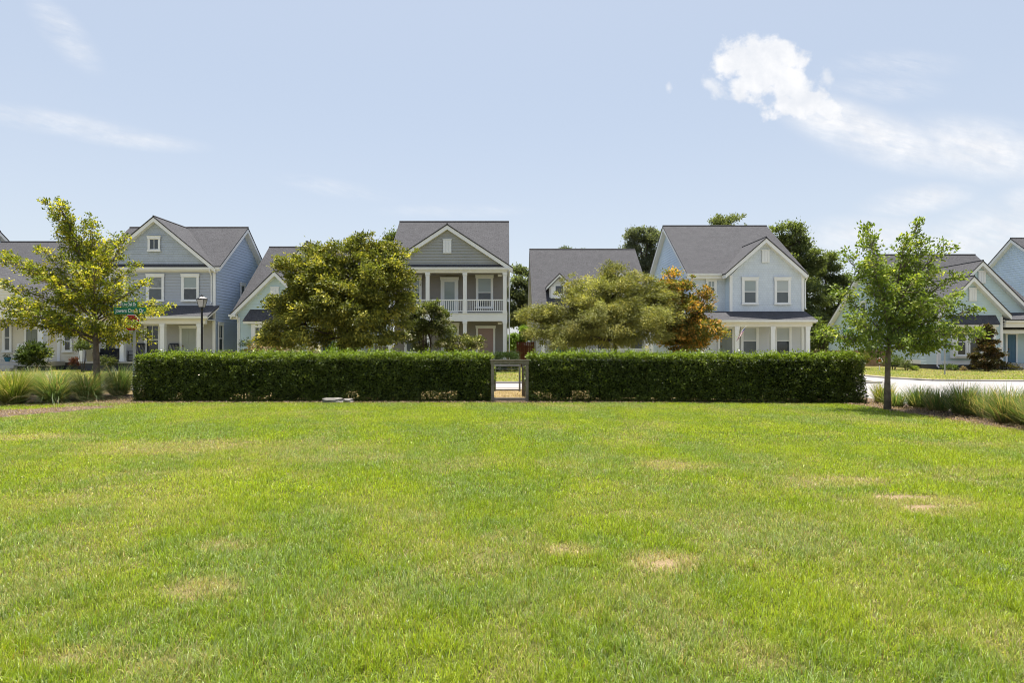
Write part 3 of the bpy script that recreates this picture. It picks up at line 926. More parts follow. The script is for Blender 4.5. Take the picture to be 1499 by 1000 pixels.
def house_sky():
    Y = 39.5; Ym = 40.3
    r = thing('blue_house', (16.5, Y, 0), 'light blue two-storey house with a flag on its front porch', 'house', 'houses along the street')
    y0 = 39.1; xc = X(1122.3, y0); zp = Z(346.8, y0); ze = Z(399.6, y0); half = 60 / F * y0; mm = (zp - ze) / half
    yf = 39.9; zf = Z(400, yf); rx0, rx1 = X(1005.8, yf), 20.35
    yr = 46.4; zr = Z(330.7, yr); ms = (zr - zf) / (yr - yf)
    roof_x(r, rx0, rx1, yf, zf, yr, zr, yr + 6.5, zf)
    roof_y(r, xc, half, ze, zp, y0, 43.3, y1e=39.9)
    ga, gb = X(1068, Y), X(1176.5, Y)
    xl = rx0 + 0.38
    gp = [(ga, 0.6), (gb, 0.6)] + gable_poly(xc, 0.5 * (gb - ga), 0.6, zp, mm)[2:]
    gp[2] = (gb, gp[2][1]); gp[4] = (ga, gp[4][1])
    w = MB(); siding(w, gp, front(Y), 0.16, 0.012); w.build('gable_wall', M['shake_sky'], r)
    w = MB(); siding(w, [(xl, 0.6), (ga + 0.02, 0.6), (ga + 0.02, zf - 0.1), (xl, zf - 0.1)], front(Ym), 0.16, 0.012); w.build('wall', M['shake_sky'], r)
    sp = [(Ym + 0.1, 0.6), (yr + 6.0, 0.6), (yr + 6.0, zf + 0.1), (yr, zr - 0.3), (Ym + 0.1, zf + 0.0)]
    w = MB(); siding(w, sp, faceL(xl + 0.02)); w.build('wall', M['siding_blue_skyfill'], r)
    w = MB(); siding(w, [(Y + 0.1, 0.6)] + sp[1:4] + [(Y + 0.1, zf - 0.2)], faceR(gb - 0.02)); w.build('wall', M['siding_blue_skyfill'], r)
    w = MB(); siding(w, [(Y + 0.1, 0.6), (Ym, 0.6), (Ym, zf - 0.2), (Y + 0.1, zf - 0.2)], faceL(ga + 0.02)); w.build('wall', M['siding_blue_skyfill'], r)
    plainbox(r, 'foundation', 'brick', xl + 0.04, gb - 0.04, Ym + 0.04, yr + 5.9, 0, 0.6)
    for u in (ga, gb - 0.17): board(r, front(Y), u - 0.01, u + 0.18, Z(456, Y), ze - 0.12)
    board(r, front(Ym), xl - 0.02, xl + 0.16, 0.6, zf - 0.2)
    board(r, front(Ym), xl, ga - 0.02, zf - 0.42, zf - 0.2, 0.0, 0.075, 'frieze_board')
    gutter(r, rx0, ga - 0.35, yf, zf - 0.02)
    downspout(r, gb + 0.12, y0 + 0.1, Z(455, Y), ze - 0.1, Y + 0.1)
    vent(r, front(Y), X(1114.5, Y), X(1126, Y), Z(384.5, Y), Z(366.5, Y))
    wpx(r, Y, 1085.7, 1109.3, 406, 446.5); wpx(r, Y, 1133, 1156.7, 406, 446.5)
    wpx(r, Ym, 1033, 1048.7, 407, 433, muntin=True)
    yp = 37.9; pe = Z(468, yp); pt = Z(455.8, Y)
    px0, px1 = 12.9, X(1196, yp)
    shed(r, px0, px1, yp, pe, Y - 0.03, pt, 'cream_trim')
    gutter(r, px0, px1, yp, pe - 0.02)
    yc = 38.2
    plainbox(r, 'porch_beam', 'cream_trim', px0 + 0.15, px1 - 0.2, yc - 0.11, yc + 0.11, pe - 0.46, pe - 0.205)
    plainbox(r, 'porch_ceiling', 'white', px0 + 0.15, px1 - 0.2, yc + 0.112, Y - 0.04, pe - 0.25, pe - 0.2)
    for p in (1030, 1078, 1130.4, 1181.6): column(r, X(p, yc), yc, 0.6, pe - 0.462, 0.26)
    plainbox(r, 'porch_floor', 'concrete', px0 + 0.1, px1 - 0.1, yp - 0.1, Y - 0.03, 0, 0.6)
    w = MB(); siding(w, [(xl + 0.6, 0.61), (gb - 0.1, 0.61), (gb - 0.1, pe - 0.26), (xl + 0.6, pe - 0.26)], front(Y - 0.03)); w.build('porch_wall', M['siding_pale'], r)
    board(r, front(Y - 0.03), gb - 0.2, gb, 0.61, pe - 0.26, 0.0, 0.07)
    wpx(r, Y - 0.04, 1084, 1110, 475, 521); wpx(r, Y - 0.04, 1133, 1158, 475, 521)
    door(r, front(Y - 0.04), X(1050, Y), X(1074, Y), 0.62, 2.8, M['door_dark'])
    return r


def house_aqua_corner():
    Y = 40.3
    r = thing('corner_cottage', (33.0, Y, 0), 'aqua cottage on the right with two stepped front gables and a dark window awning', 'house', 'houses along the street')
    xl = 29.9; rx0, rx1 = 29.5, 38.3
    yr = 48.0; zr = Z(373, yr); yf = 40.6; ze = 2.85; ms = (zr - ze) / (yr - yf)
    roof_x(r, rx0, rx1, yf, ze, yr, zr, yr + 7.3, ze)
    sp = [(41.0, 0.35), (54.8, 0.35), (54.8, ze), (yr, zr - 0.3), (41.0, ze + 0.1)]
    w = MB(); siding(w, sp, faceL(xl)); w.build('wall', M['siding_aqua'], r)
    w = MB(); siding(w, sp, faceR(rx1 - 0.4)); w.build('wall', M['siding_aqua'], r)
    plainbox(r, 'foundation', 'foundation', xl + 0.05, rx1 - 0.45, Y + 0.05, 54.7, 0, 0.34)
    board(r, faceL(xl), 41.0, 54.8, 0.32, 0.62, 0.0, 0.06, 'skirt_board')
    window(r, faceL(xl), 48.9, 49.7, Z(457, 49.3), Z(444, 49.3), 'single', 0.06, False, 'glass')
    # small front gable
    y0 = 39.9; xc = X(1426.7, y0); zp = Z(403.5, y0); half = 2.6; ze1 = Z(460.5, y0); mm = (zp - ze1) / half
    roof_y(r, xc, half, ze1, zp, y0, 44.9, y1e=41.8)
    hw = half - 0.38
    w = MB(); siding(w, gable_poly(xc, hw, 0.35, zp, mm), front(Y)); w.build('gable_wall', M['siding_aqua'], r)
    w = MB(); siding(w, [(Y + 0.1, 0.35), (42.0, 0.35), (42.0, ze1 - 0.3), (Y + 0.1, ze1 - 0.3)], faceL(xc - hw + 0.02)); w.build('wall', M['siding_aqua'], r)
    board(r, front(Y), xc - hw - 0.02, xc - hw + 0.16, 0.62, ze1 - 0.15); board(r, front(Y), xc + hw - 0.16, xc + hw + 0.02, 0.62, ze1 - 0.15)
    board(r, front(Y), xc - hw - 0.05, xc + hw + 0.05, 0.34, 0.61, 0.0, 0.065, 'skirt_board')
    plainbox(r, 'foundation', 'foundation', xc - hw + 0.03, xc + hw - 0.03, Y + 0.02, 42.0, 0, 0.345)
    downspout(r, xc - hw - 0.06, y0 + 0.1, 0.05, ze1 - 0.1, Y + 0.05)
    vent(r, front(Y), X(1417.4, Y), X(1428.6, Y), Z(441, Y), Z(422.5, Y))
    m = MB(); yq = Y - 0.7; zt, zb = Z(461.3, Y), Z(474.3, yq)
    m.prism([(X(1395, yq), yq, zb), (X(1464.5, yq), yq, zb), (X(1457, Y), Y - 0.03, zt), (X(1391, Y), Y - 0.03, zt)], (0, 0, -0.06))
    m.build('awning_roof', M['roof_x'], r)
    plainbox(r, 'awning_fascia', 'cream_trim', X(1396, yq), X(1462.5, yq), yq + 0.02, Y - 0.03, zb - 0.2, zb - 0.062)
    yw = Y - 0.35
    plainbox(r, 'bay_wall', 'white', X(1395.5, yw), X(1458.5, yw), yw, Y - 0.025, Z(524.5, yw), zb - 0.202)
    for p0, p1 in ((1399, 1416), (1417, 1437), (1438, 1456)):
        window(r, front(yw), X(p0, yw), X(p1, yw), Z(520, yw), Z(481, yw), 'double', 0.1, False, 'glass', 'glass', 0.005)
    # larger gable behind
    y2 = 41.3; x2 = X(1439.5, y2); z2 = Z(381, y2); h2 = 3.9; m2 = 1.0
    roof_y(r, x2, h2, z2 - m2 * h2, z2, y2, 46.4, y1e=41.9)
    w = MB(); siding(w, gable_poly(x2, h2 - 0.35, 0.6, z2, m2), front(y2 + 0.4)); w.build('gable_wall', M['siding_aqua'], r)
    vent(r, front(y2 + 0.4), X(1431, 41.7), X(1441.8, 41.7), Z(415, 41.7), Z(397.5, 41.7))
    # entry porch
    yp = 40.0; pa, pb = xc + hw + 0.1, 39.6
    pe = Z(467.5, yp); shed(r, pa - 0.05, pb, yp, pe, y2 + 0.36, pe + 0.55, 'cream_trim')
    plainbox(r, 'porch_beam', 'cream_trim', pa, pb - 0.1, yp + 0.12, yp + 0.34, pe - 0.55, pe - 0.2)
    for x in (pb - 0.3, 36.9): column(r, x, yp + 0.23, 0.4, pe - 0.552, 0.26)
    plainbox(r, 'porch_floor', 'concrete', pa, pb, yp, y2 + 0.36, 0, 0.4)
    w = MB(); siding(w, [(pa, 0.41), (pb - 0.4, 0.41), (pb - 0.4, pe - 0.15), (pa, pe - 0.15)], front(y2 + 0.37)); w.build('porch_wall', M['siding_aqua'], r)
    door(r, front(y2 + 0.36), X(1470.5, y2 + 0.36), X(1488.5, y2 + 0.36), 0.42, Z(490, y2 + 0.36), M['door_blue'])
    steps(r, X(1490, 39.9), X(1490, 39.9) + 1.6, 39.99, 0.4, 2)
    return r


def house_right_edge():
    r = thing('far_blue_house', (47, 50, 0), 'light blue house whose tall side gable alone shows above the aqua cottage', 'house', 'houses along the street')
    zr = Z(348.7, 50); x0 = X(1479, 50); ms = 0.8
    roof_x(r, x0, x0 + 9, 44.4, zr - ms * 5.6, 50, zr, 55.6, zr - ms * 5.6)
    sp = [(44.9, 0.5), (55.1, 0.5), (55.1, zr - ms * 5.1 - 0.3), (50, zr - 0.3), (44.9, zr - ms * 5.1 - 0.3)]
    for P in (faceL(x0 + 0.4), faceR(x0 + 8.6)):
        w = MB(); siding(w, sp, P); w.build('wall', M['siding_blue_skyfill'], r)
    w = MB(); siding(w, [(x0 + 0.4, 0.5), (x0 + 8.6, 0.5), (x0 + 8.6, zr - ms * 5.1 - 0.3), (x0 + 0.4, zr - ms * 5.1 - 0.3)], front(44.8)); w.build('wall', M['siding_blue_skyfill'], r)
    plainbox(r, 'foundation', 'foundation', x0 + 0.45, x0 + 8.55, 44.95, 55, 0, 0.5)
    for k in range(2): window(r, front(44.8), x0 + 1.5 + 3.5 * k, x0 + 2.7 + 3.5 * k, 4.2, 6.0)
    return r


def house_cream():
    Y = 40.0
    r = thing('cream_cottage', (-35, Y, 0), 'low cream cottage at the left edge with a porch behind the young oak', 'house', 'houses along the street')
    yr = 48.0; zr = Z(354, yr); yf = 39.6; ze = Z(468, yf); ms = (zr - ze) / (yr - yf)
    x0, x1 = -42.2, -29.3
    roof_x(r, x0, x1, yf, ze, yr, zr, yr + 8.4, ze)
    xr = X(118.5, Y)
    w = MB(); siding(w, [(x0 + 0.3, 0.5), (xr, 0.5), (xr, ze), (x0 + 0.3, ze)], front(Y)); w.build('wall', M['siding_cream'], r)
    sp = [(Y + 0.1, 0.5), (55.8, 0.5), (55.8, ze), (yr, zr - 0.3), (Y + 0.1, ze)]
    for P in (faceR(xr), faceL(x0 + 0.35)):
        w = MB(); siding(w, sp, P); w.build('wall', M['siding_cream'], r)
    plainbox(r, 'foundation', 'foundation', x0 + 0.35, xr - 0.03, Y + 0.02, 55.7, 0, 0.5)
    board(r, front(Y), X(84.5, Y), X(88.5, Y), 0.5, ze - 0.1); board(r, front(Y), xr - 0.16, xr + 0.02, 0.5, ze - 0.1)
    wpx(r, Y, 92.5, 107, 482, 516, upper='screen', lower='glass')
    y0 = 38.2; xt = X(52, y0); zt = Z(447, y0); m2 = 0.74; half = 4.4; xc = xt - half; zp = zt + m2 * half
    roof_y(r, xc, half, zt, zp, y0, 44.5, y1e=40.6)
    w = MB(); siding(w, gable_poly(xc, half - 0.4, Z(458, y0), zp, m2), front(y0 + 0.35)); w.build('gable_wall', M['cream_trim'], r)
    pe = Z(468, 38.5)
    plainbox(r, 'porch_beam', 'white', xc - half + 0.35, xc + half + 0.45, 38.42, 38.64, pe, Z(458.2, y0))
    plainbox(r, 'porch_ceiling', 'white', xc - half + 0.35, xc + half + 0.4, 38.642, Y - 0.03, pe + 0.12, pe + 0.2)
    plainbox(r, 'porch_floor', 'concrete', xc - half + 0.2, xc + half + 0.6, 38.2, Y - 0.03, 0.3, 0.6)
    plainbox(r, 'porch_base', 'foundation', xc - half + 0.25, xc + half + 0.55, 38.3, Y - 0.03, 0, 0.298)
    for p in (62, -30): column(r, X(p, 38.53), 38.53, 0.6, pe - 0.002, 0.32)
    board(r, front(Y), X(67, Y), X(71, Y), 0.6, pe + 0.1)
    wpx(r, Y, 5, 18.5, 471, 516, upper='screen', lower='screen')
    door(r, front(Y), X(37, Y), X(59.5, Y), 0.61, Z(482, Y), M['door_dark'])
    steps(r, -36.5, X(22, 38), 38.19, 0.6, 2)
    return r


def house_left_edge():
    r = thing('far_grey_house', (-47, 48.8, 0), 'grey house at the left edge of which one roof corner shows above the cream cottage', 'house', 'houses along the street')
    yr = 48.8; zr = Z(338, yr); x1 = -43.0; ms = 0.75; x0 = -53
    roof_x(r, x0, x1, 43.4, zr - ms * 5.4, yr, zr, 54.2, zr - ms * 5.4)
    sp = [(44, 0.5), (53.8, 0.5), (53.8, zr - ms * 5 - 0.3), (yr, zr - 0.3), (44, zr - ms * 4.8 - 0.3)]
    for P in (faceL(x0 + 0.4), faceR(x1 - 0.4)):
        w = MB(); siding(w, sp, P); w.build('wall', M['siding_grey_skyfill'], r)
    w = MB(); siding(w, [(x0 + 0.4, 0.5), (x1 - 0.4, 0.5), (x1 - 0.4, zr - ms * 4.8 - 0.3), (x0 + 0.4, zr - ms * 4.8 - 0.3)], front(43.9)); w.build('wall', M['siding_grey_skyfill'], r)
    plainbox(r, 'foundation', 'foundation', x0 + 0.45, x1 - 0.45, 44, 53.7, 0, 0.5)
    for k in range(2): window(r, front(43.9), x0 + 2 + 3.6 * k, x0 + 3.2 + 3.6 * k, 4.2, 6.0)
    return r


house_left_edge(); house_cream(); house_slate(); house_aqua_bay(); house_double_porch()
house_dormers(); house_sky(); house_aqua_corner(); house_right_edge()


# ------------------------------------------------------------------ ground, lawn, road
def ground_mat(name, cols, scale=0.6, fine=30.0, bump=0.6, rough=0.95):
    m, g, p, out = mat_new(name)
    tc = g.new('ShaderNodeTexCoord')
    n1 = g.noise(tc.outputs['Object'], scale, 6.0, 0.62)
    n2 = g.noise(tc.outputs['Object'], fine, 5.0, 0.7)
    c = g.mix(g.smooth(n1, 0.34, 0.66), cols[0], cols[1])
    c = g.mix(g.smooth(n2, 0.35, 0.7), c, cols[2])
    g.l.new(c, p.inputs['Base Color'])
    p.inputs['Roughness'].default_value = rough; p.inputs['Specular IOR Level'].default_value = 0.1
    bn = g.new('ShaderNodeBump'); bn.inputs['Strength'].default_value = bump; bn.inputs['Distance'].default_value = 0.03
    g.l.new(n2, bn.inputs['Height']); g.l.new(bn.outputs[0], p.inputs['Normal'])
    return m


M['earth'] = ground_mat('dry_ground', ((0.10, 0.085, 0.035), (0.085, 0.10, 0.03), (0.16, 0.13, 0.06)), 0.25, 9.0)
M['yard'] = ground_mat('yard_turf', ((0.17, 0.15, 0.05), (0.13, 0.14, 0.032), (0.23, 0.19, 0.08)), 0.35, 12.0)
M['mulch'] = ground_mat('bark_mulch', ((0.15, 0.105, 0.08), (0.20, 0.15, 0.115), (0.085, 0.058, 0.045)), 1.2, 26.0, 1.0)
M['straw'] = ground_mat('pine_straw', ((0.25, 0.18, 0.085), (0.20, 0.135, 0.06), (0.32, 0.25, 0.13)), 1.5, 30.0, 1.0)
M['road'] = ground_mat('pale_asphalt', ((0.30, 0.285, 0.275), (0.335, 0.32, 0.31), (0.255, 0.245, 0.235)), 0.5, 40.0, 0.15, 0.9)
M['kerb'] = ground_mat('kerb_concrete', ((0.44, 0.41, 0.36), (0.40, 0.37, 0.33), (0.36, 0.33, 0.29)), 1.0, 20.0, 0.2, 0.9)


def flat(name, pts, z, mat, kind='structure'):
    m = MB(); m.poly([(x, y, z) for x, y in pts])
    o = m.build(name, M[mat]); return tag(o, kind=kind)


def bed_edge(y): return 9.72 + (16.8 - y) * 0.092         # lawn's right edge along the planting bed


flat('ground', [(-1500, -300), (1500, -300), (1500, 2500), (-1500, 2500)], -0.06, 'earth')
flat('yard', [(-75, 26.6), (16.9, 26.6), (16.9, 36.5), (19.7, 36.5), (19.7, 30.0), (20.5, 28.25), (24.3, 27.75), (75, 27.75), (75, 75), (-75, 75)], 0.0, 'yard')
flat('road', [(-75, 22.3), (11.7, 22.3), (11.7, -4), (60, -4), (60, 28.4), (20.0, 28.4), (19.9, 36.6), (16.7, 36.6), (16.7, 26.5), (-75, 26.5)], -0.035, 'road')


flat('gutter_debris', [(-9, 22.75), (8, 22.75), (8, 23.6), (-9, 23.6)], -0.03, 'mulch')


def kerb(name, pts, w=0.18, z0=-0.034, z1=0.045):
    m = MB()
    for (a, b), (c, d) in zip(pts[:-1], pts[1:]):
        v = Vector((c - a, d - b, 0)); n = Vector((-v.y, v.x, 0)).normalized() * w / 2
        m.prism([(a - n.x, b - n.y, z0), (c - n.x, d - n.y, z0), (c + n.x, d + n.y, z0), (a + n.x, b + n.y, z0)], (0, 0, z1 - z0))
    return tag(m.build(name, M['kerb']), kind='structure')


kerb('kerb', [(-75, 22.2), (11.45, 22.2)], 0.3)
kerb('kerb', [(-75, 26.5), (16.8, 26.5), (16.8, 36.5)], 0.22)
kerb('kerb', [(19.6, 36.5), (19.6, 30.0), (20.45, 28.2), (24.3, 27.68), (75, 27.68)], 0.22)
isl = [(60, 19.6), (17.6, 19.6), (16.6, 19.3), (15.6, 18.6), (14.9, 17.5), (14.5, 16.0), (14.4, 13.0), (14.4, -4.0)]
kerb('kerb', isl, 0.45)
flat('corner_lawn', isl + [(60, -4)], 0.01, 'yard')
flat('pine_straw_bed', [(-11.8, 17.2), (11.4, 17.2), (11.4, 22.06), (-20, 22.06), (-20, 19.2), (-11.8, 19.2)], -0.012, 'straw')
flat('mulch_bed', [(bed_edge(y) - 0.12, y) for y in (17.3, 16.8, 14, 11.9, 8, 4, -3)] + [(11.6, -3), (11.6, 22.0), (10.4, 22.0)], -0.008, 'mulch')
flat('mulch_bed', [(-40, 15.2), (-14.5, 15.9), (-12.6, 16.5), (-11.1, 16.9), (-11.1, 19.1), (-14, 20.5), (-40, 21.5)], -0.004, 'mulch')
flat('mulch_strip', [(-11.6, 16.95), (-0.7, 17.25), (0.4, 17.25), (10.3, 16.75), (10.6, 18.0), (-11.6, 18.0)], -0.002, 'mulch')
PATH = [(-40, 10.2), (-14.2, 11.6), (-12.3, 13.2), (-11.2, 14.9), (-10.9, 16.1), (-11.9, 16.2), (-12.8, 15.4), (-14.6, 14.7), (-18, 14.2), (-40, 13.6)]
flat('mulch_path', PATH, 0.012, 'mulch')


def inside(poly, x, y):
    r = np.zeros(len(x), bool); n = len(poly)
    for i in range(n):
        (x0, y0), (x1, y1) = poly[i], poly[(i + 1) % n]
        if y0 == y1: continue
        r ^= ((y0 > y) != (y1 > y)) & (x < (x1 - x0) * (y - y0) / (y1 - y0) + x0)
    return r


def gy(py): return EYE * F / (py - HY)


DRY = []      # (x, y, rx, ry, strength): worn places in the turf
for px, py, rx, ry, s in ((972, 826, 80, 22, 0.95), (835, 806, 60, 14, 0.75), (1340, 738, 150, 20, 0.95), (1215, 706, 110, 14, 0.7),
                          (985, 681, 75, 12, 0.85), (300, 862, 70, 26, 0.8), (120, 962, 90, 26, 0.55), (250, 655, 210, 14, 0.6),
                          (560, 668, 60, 8, 0.45), (1420, 690, 120, 10, 0.5), (640, 800, 90, 16, 0.35), (1100, 960, 90, 30, 0.5),
                          (60, 640, 90, 8, 0.6), (330, 800, 70, 12, 0.5), (1470, 930, 60, 30, 0.45), (870, 668, 90, 6, 0.4), (1030, 905, 50, 14, 0.4)):
    y = gy(py)
    DRY.append((X(px, y), y, rx / F * y, abs(gy(py - ry) - gy(py + ry)) * 0.5, s))
SOIL = []
for px, py, rx, ry in ((975, 827, 24, 7), (1350, 743, 42, 4), (1318, 729, 55, 4), (1315, 665, 8, 1.6), (828, 806, 12, 3)):
    y = gy(py); SOIL.append((X(px, y), y, rx / F * y, abs(gy(py - ry) - gy(py + ry)) * 0.5, 1.0))


def spots(lst, x, y, nz):
    d = np.zeros_like(x)
    for a, b, rx, ry, s in lst:
        q = 1 - np.sqrt(((x - a) / rx) ** 2 + ((y - b) / ry) ** 2)
        d = np.maximum(d, np.clip(q * 1.9 + nz * 0.9, 0, 1) * s * (q > -0.6))
    return d


SILVER = []; LIME = []
for lst, px, py, rx, ry, s in ((SILVER, 660, 850, 170, 60, 0.8), (SILVER, 60, 880, 90, 50, 0.7), (SILVER, 470, 760, 120, 20, 0.5), (SILVER, 900, 950, 140, 40, 0.5), (SILVER, 1150, 720, 200, 26, 0.45),
                               (LIME, 1300, 870, 260, 90, 0.9), (LIME, 1250, 630, 330, 16, 0.7), (LIME, 300, 720, 200, 30, 0.6), (LIME, 760, 760, 160, 40, 0.5), (LIME, 520, 930, 120, 60, 0.4)):
    y = gy(py); lst.append((X(px, y), y, rx / F * y, abs(gy(py - ry) - gy(py + ry)) * 0.5, s))


def lawn_fields(x, y):
    nz = fbm(x * 2.3, y * 2.3, 3, 4) - 0.5
    dry = spots(DRY, x, y, nz * 2)
    band = 0.55 * fbm(x * 0.45 + 7, y * 0.45, 21, 3) + 0.45 * fbm(x * 2.6, y * 2.6, 23, 3)
    dry = np.maximum(dry, np.clip((fbm(x * 1.1, y * 0.8 + 3, 5, 5) - 0.50) * 2.6, 0.02, 0.34))
    soil = spots(SOIL, x, y, nz * 3.4) * np.clip(0.35 + 1.3 * fbm(x * 7, y * 7, 91, 2), 0, 1)
    dry = np.clip(dry + (fbm(x * 0.22 + 1, y * 1.1, 61, 3) - 0.55) * 0.8 * (y > 6), 0, 1)
    band = band + 0.055 * np.tanh(3 * np.sin(2 * np.pi * (x * 0.96 + y * 0.28 + 0.3 * nz) / 2.1))
    band = np.clip(band + 0.28 * spots(LIME, x, y, nz * 2) - 0.22 * spots(SILVER, x, y, nz * 2), 0, 1)
    return dry, soil, band


# the turf's soil sheet
nx, ny = 250, 200
gx, gv = np.meshgrid(np.linspace(0, 1, nx), np.linspace(-3.0, 17.3, ny))
xr_ = 9.68 + (16.8 - gv) * 0.092
px_ = -40 + gx ** 0.5 * 0 + (xr_ + 40) * gx
dry_, soil_, band_ = lawn_fields(px_.ravel(), gv.ravel())
lv = np.stack([px_.ravel(), gv.ravel(), np.zeros(nx * ny)], 1)
idx = np.arange(nx * ny).reshape(ny, nx)
lf = np.stack([idx[:-1, :-1], idx[:-1, 1:], idx[1:, 1:], idx[1:, :-1]], -1).reshape(-1, 4)
me = bpy.data.meshes.new('lawn'); me.from_pydata(lv.tolist(), [], lf.tolist())
lc = lerp_col((0.085, 0.10, 0.022), (0.21, 0.165, 0.085), np.clip(dry_, 0, 1))
lc = lc * (1 - soil_[:, None]) + np.array((0.245, 0.185, 0.115))[None] * soil_[:, None]
ca = me.color_attributes.new('col', 'FLOAT_COLOR', 'POINT')
ca.data.foreach_set('color', np.concatenate([lc, np.ones((len(lc), 1))], 1).astype(np.float32).ravel())
m_, g_, p_, o_ = mat_new('turf_soil')
at_ = g_.new('ShaderNodeAttribute'); at_.attribute_name = 'col'
tc_ = g_.new('ShaderNodeTexCoord')
nn_ = g_.noise(tc_.outputs['Object'], 45.0, 5.0, 0.7)
g_.l.new(g_.mix(1.0, at_.outputs['Color'], g_.mix(g_.smooth(nn_, 0.3, 0.7), (0.55, 0.55, 0.55), (1.35, 1.3, 1.2)), 'MULTIPLY'), p_.inputs['Base Color'])
p_.inputs['Roughness'].default_value = 0.95; p_.inputs['Specular IOR Level'].default_value = 0.05
me.materials.append(m_)
lawn = bpy.data.objects.new('lawn', me); C.objects.link(lawn); tag(lawn, kind='structure')


def blade_colors(n, dry, band, fresh=1.0):
    a = rng.random(n)
    deep = np.array((0.120, 0.200, 0.014)); mid = np.array((0.265, 0.350, 0.024)); yel = np.array((0.44, 0.485, 0.034)); sil = np.array((0.34, 0.41, 0.20)); straw = np.array((0.46, 0.37, 0.20)); rust = np.array((0.30, 0.15, 0.05))
    c = deep[None] * (1 - a[:, None]) + mid[None] * a[:, None]
    k = np.clip((band - 0.40) * 3.2, 0, 1) * rng.random(n)
    c = c * (1 - k[:, None]) + yel[None] * k[:, None]
    k = (rng.random(n) < np.clip((0.60 - band) * 1.9, 0.06, 0.6)) * rng.uniform(0.3, 1.0, n)
    c = c * (1 - k[:, None]) + sil[None] * k[:, None]
    k = np.clip(dry * 0.75, 0, 0.7) * rng.uniform(0.5, 1.2, n); k = np.clip(k, 0, 1)
    c = c * (1 - k[:, None]) + np.array((0.36, 0.365, 0.15))[None] * k[:, None]
    k = (rng.random(n) < 0.05 + dry * 0.55) * rng.uniform(0.45, 1.0, n)
    c = c * (1 - k[:, None]) + straw[None] * k[:, None]
    k = (rng.random(n) < 0.012) * rng.uniform(0.5, 1.0, n)
    c = c * (1 - k[:, None]) + rust[None] * k[:, None]
    return c * rng.uniform(0.5, 1.42, n)[:, None]


def turf(x, y, L, w, dry, band, lean=(0.2, 1.35), z=0.0):
    n = len(x)
    az = rng.uniform(0, 2 * np.pi, n); th = rng.uniform(lean[0], lean[1], n)
    d = np.stack([np.cos(az), np.sin(az), np.zeros(n)], 1)
    # blades lie sideways to their lean, at a random twist
    tw = az + np.pi / 2 + rng.normal(0, 0.8, n)
    s = np.stack([np.cos(tw), np.sin(tw), np.zeros(n)], 1) * (w * 0.5)[:, None]
    b = np.stack([x, y, np.full(n, z)], 1)
    up = np.array((0, 0, 1.0))[None]
    m1 = b + (d * np.sin(th * 0.55)[:, None] + up * np.cos(th * 0.55)[:, None]) * (L * 0.55)[:, None]
    t1 = m1 + (d * np.sin(th * 1.25)[:, None] + up * np.cos(th * 1.25)[:, None]) * (L * 0.5)[:, None]
    return np.stack([b - s, b + s, m1 + s * 0.8, m1 - s * 0.8, t1], 1), blade_colors(n, dry, band)


def sow(y0, y1, dens, L, w, xpad=4.5):
    W = 2 * (CX / F * y1 + xpad)
    n = int(dens * W * (y1 - y0))
    y = rng.uniform(y0, y1, n); x = rng.uniform(-W / 2, W / 2, n)
    dry, soil, band = lawn_fields(x, y)
    tuft = fbm(x * 7, y * 7, 44, 3)
    keep = (x < bed_edge(y) + 0.05) & (np.abs(x) < CX / F * y + xpad)
    path = inside(PATH, x, y)
    keep &= ~path
    keep &= rng.random(n) < np.clip((1.02 - 0.45 * dry) * (1 - 0.93 * soil) * (0.15 + 1.7 * tuft ** 1.5), 0, 1)
    far = y > 16.7
    keep &= ~(far & (x < -11.2) & (rng.random(n) < 0.8))
    x, y, dry, band, tuft = x[keep], y[keep], dry[keep], band[keep], tuft[keep]
    k = len(x)
    ln = L * rng.uniform(0.55, 1.35, k) * (1 - 0.35 * dry) * (0.55 + 0.95 * tuft)
    return turf(x, y, ln, w * rng.uniform(0.7, 1.3, k), dry, band)


parts_ = [sow(2.2, 4.2, 17000, 0.058, 0.0043), sow(4.2, 6.5, 12000, 0.054, 0.0052), sow(6.5, 10.0, 7000, 0.049, 0.0075),
          sow(10.0, 17.15, 3400, 0.044, 0.0115)]
gvx = np.concatenate([p[0] for p in parts_]); gcx = np.concatenate([p[1] for p in parts_])
go = soup('lawn_grass', gvx, 5, gcx, M['blade'], None, [(0, 1, 2, 3), (3, 2, 4)])
tag(go, 'short mown lawn with dry straw-coloured patches', 'grass', kind='stuff')


def yard_grass():
    n = 230000
    x = rng.uniform(-44, 44, n); y = rng.uniform(26.7, 44, n)
    keep = (np.abs(x) < y * 0.95)
    keep &= ~((x > 16.6) & (x < 20.6) & (y < 36.6)) & ~((x > 16) & (y < 27.9))
    x, y = x[keep], y[keep]; k = len(x)
    band = fbm(x * 0.4, y * 0.4, 77, 3); dry = np.clip((fbm(x * 0.6 + 5, y * 0.8, 31, 4) - 0.30) * 3.0, 0.15, 0.95)
    v, c = turf(x, y, 0.06 * rng.uniform(0.6, 1.4, k), 0.02 * rng.uniform(0.7, 1.3, k), dry, band)
    x2 = rng.uniform(14.6, 24, 9000); y2 = rng.uniform(9, 19.4, 9000)
    kk = x2 > 14.7 + np.clip(y2 - 16.5, 0, 9) * 0.75
    x2, y2 = x2[kk], y2[kk]; n2 = len(x2)
    v2, c2 = turf(x2, y2, 0.06 * rng.uniform(0.6, 1.4, n2), 0.02 * np.ones(n2), np.full(n2, 0.75), np.full(n2, 0.4))
    o = soup('yard_grass', np.concatenate([v, v2]), 5, np.concatenate([c, c2]), M['blade'], None, [(0, 1, 2, 3), (3, 2, 4)])
    tag(o, 'thin dry grass in the front yards across the road', 'grass', kind='stuff')


yard_grass()


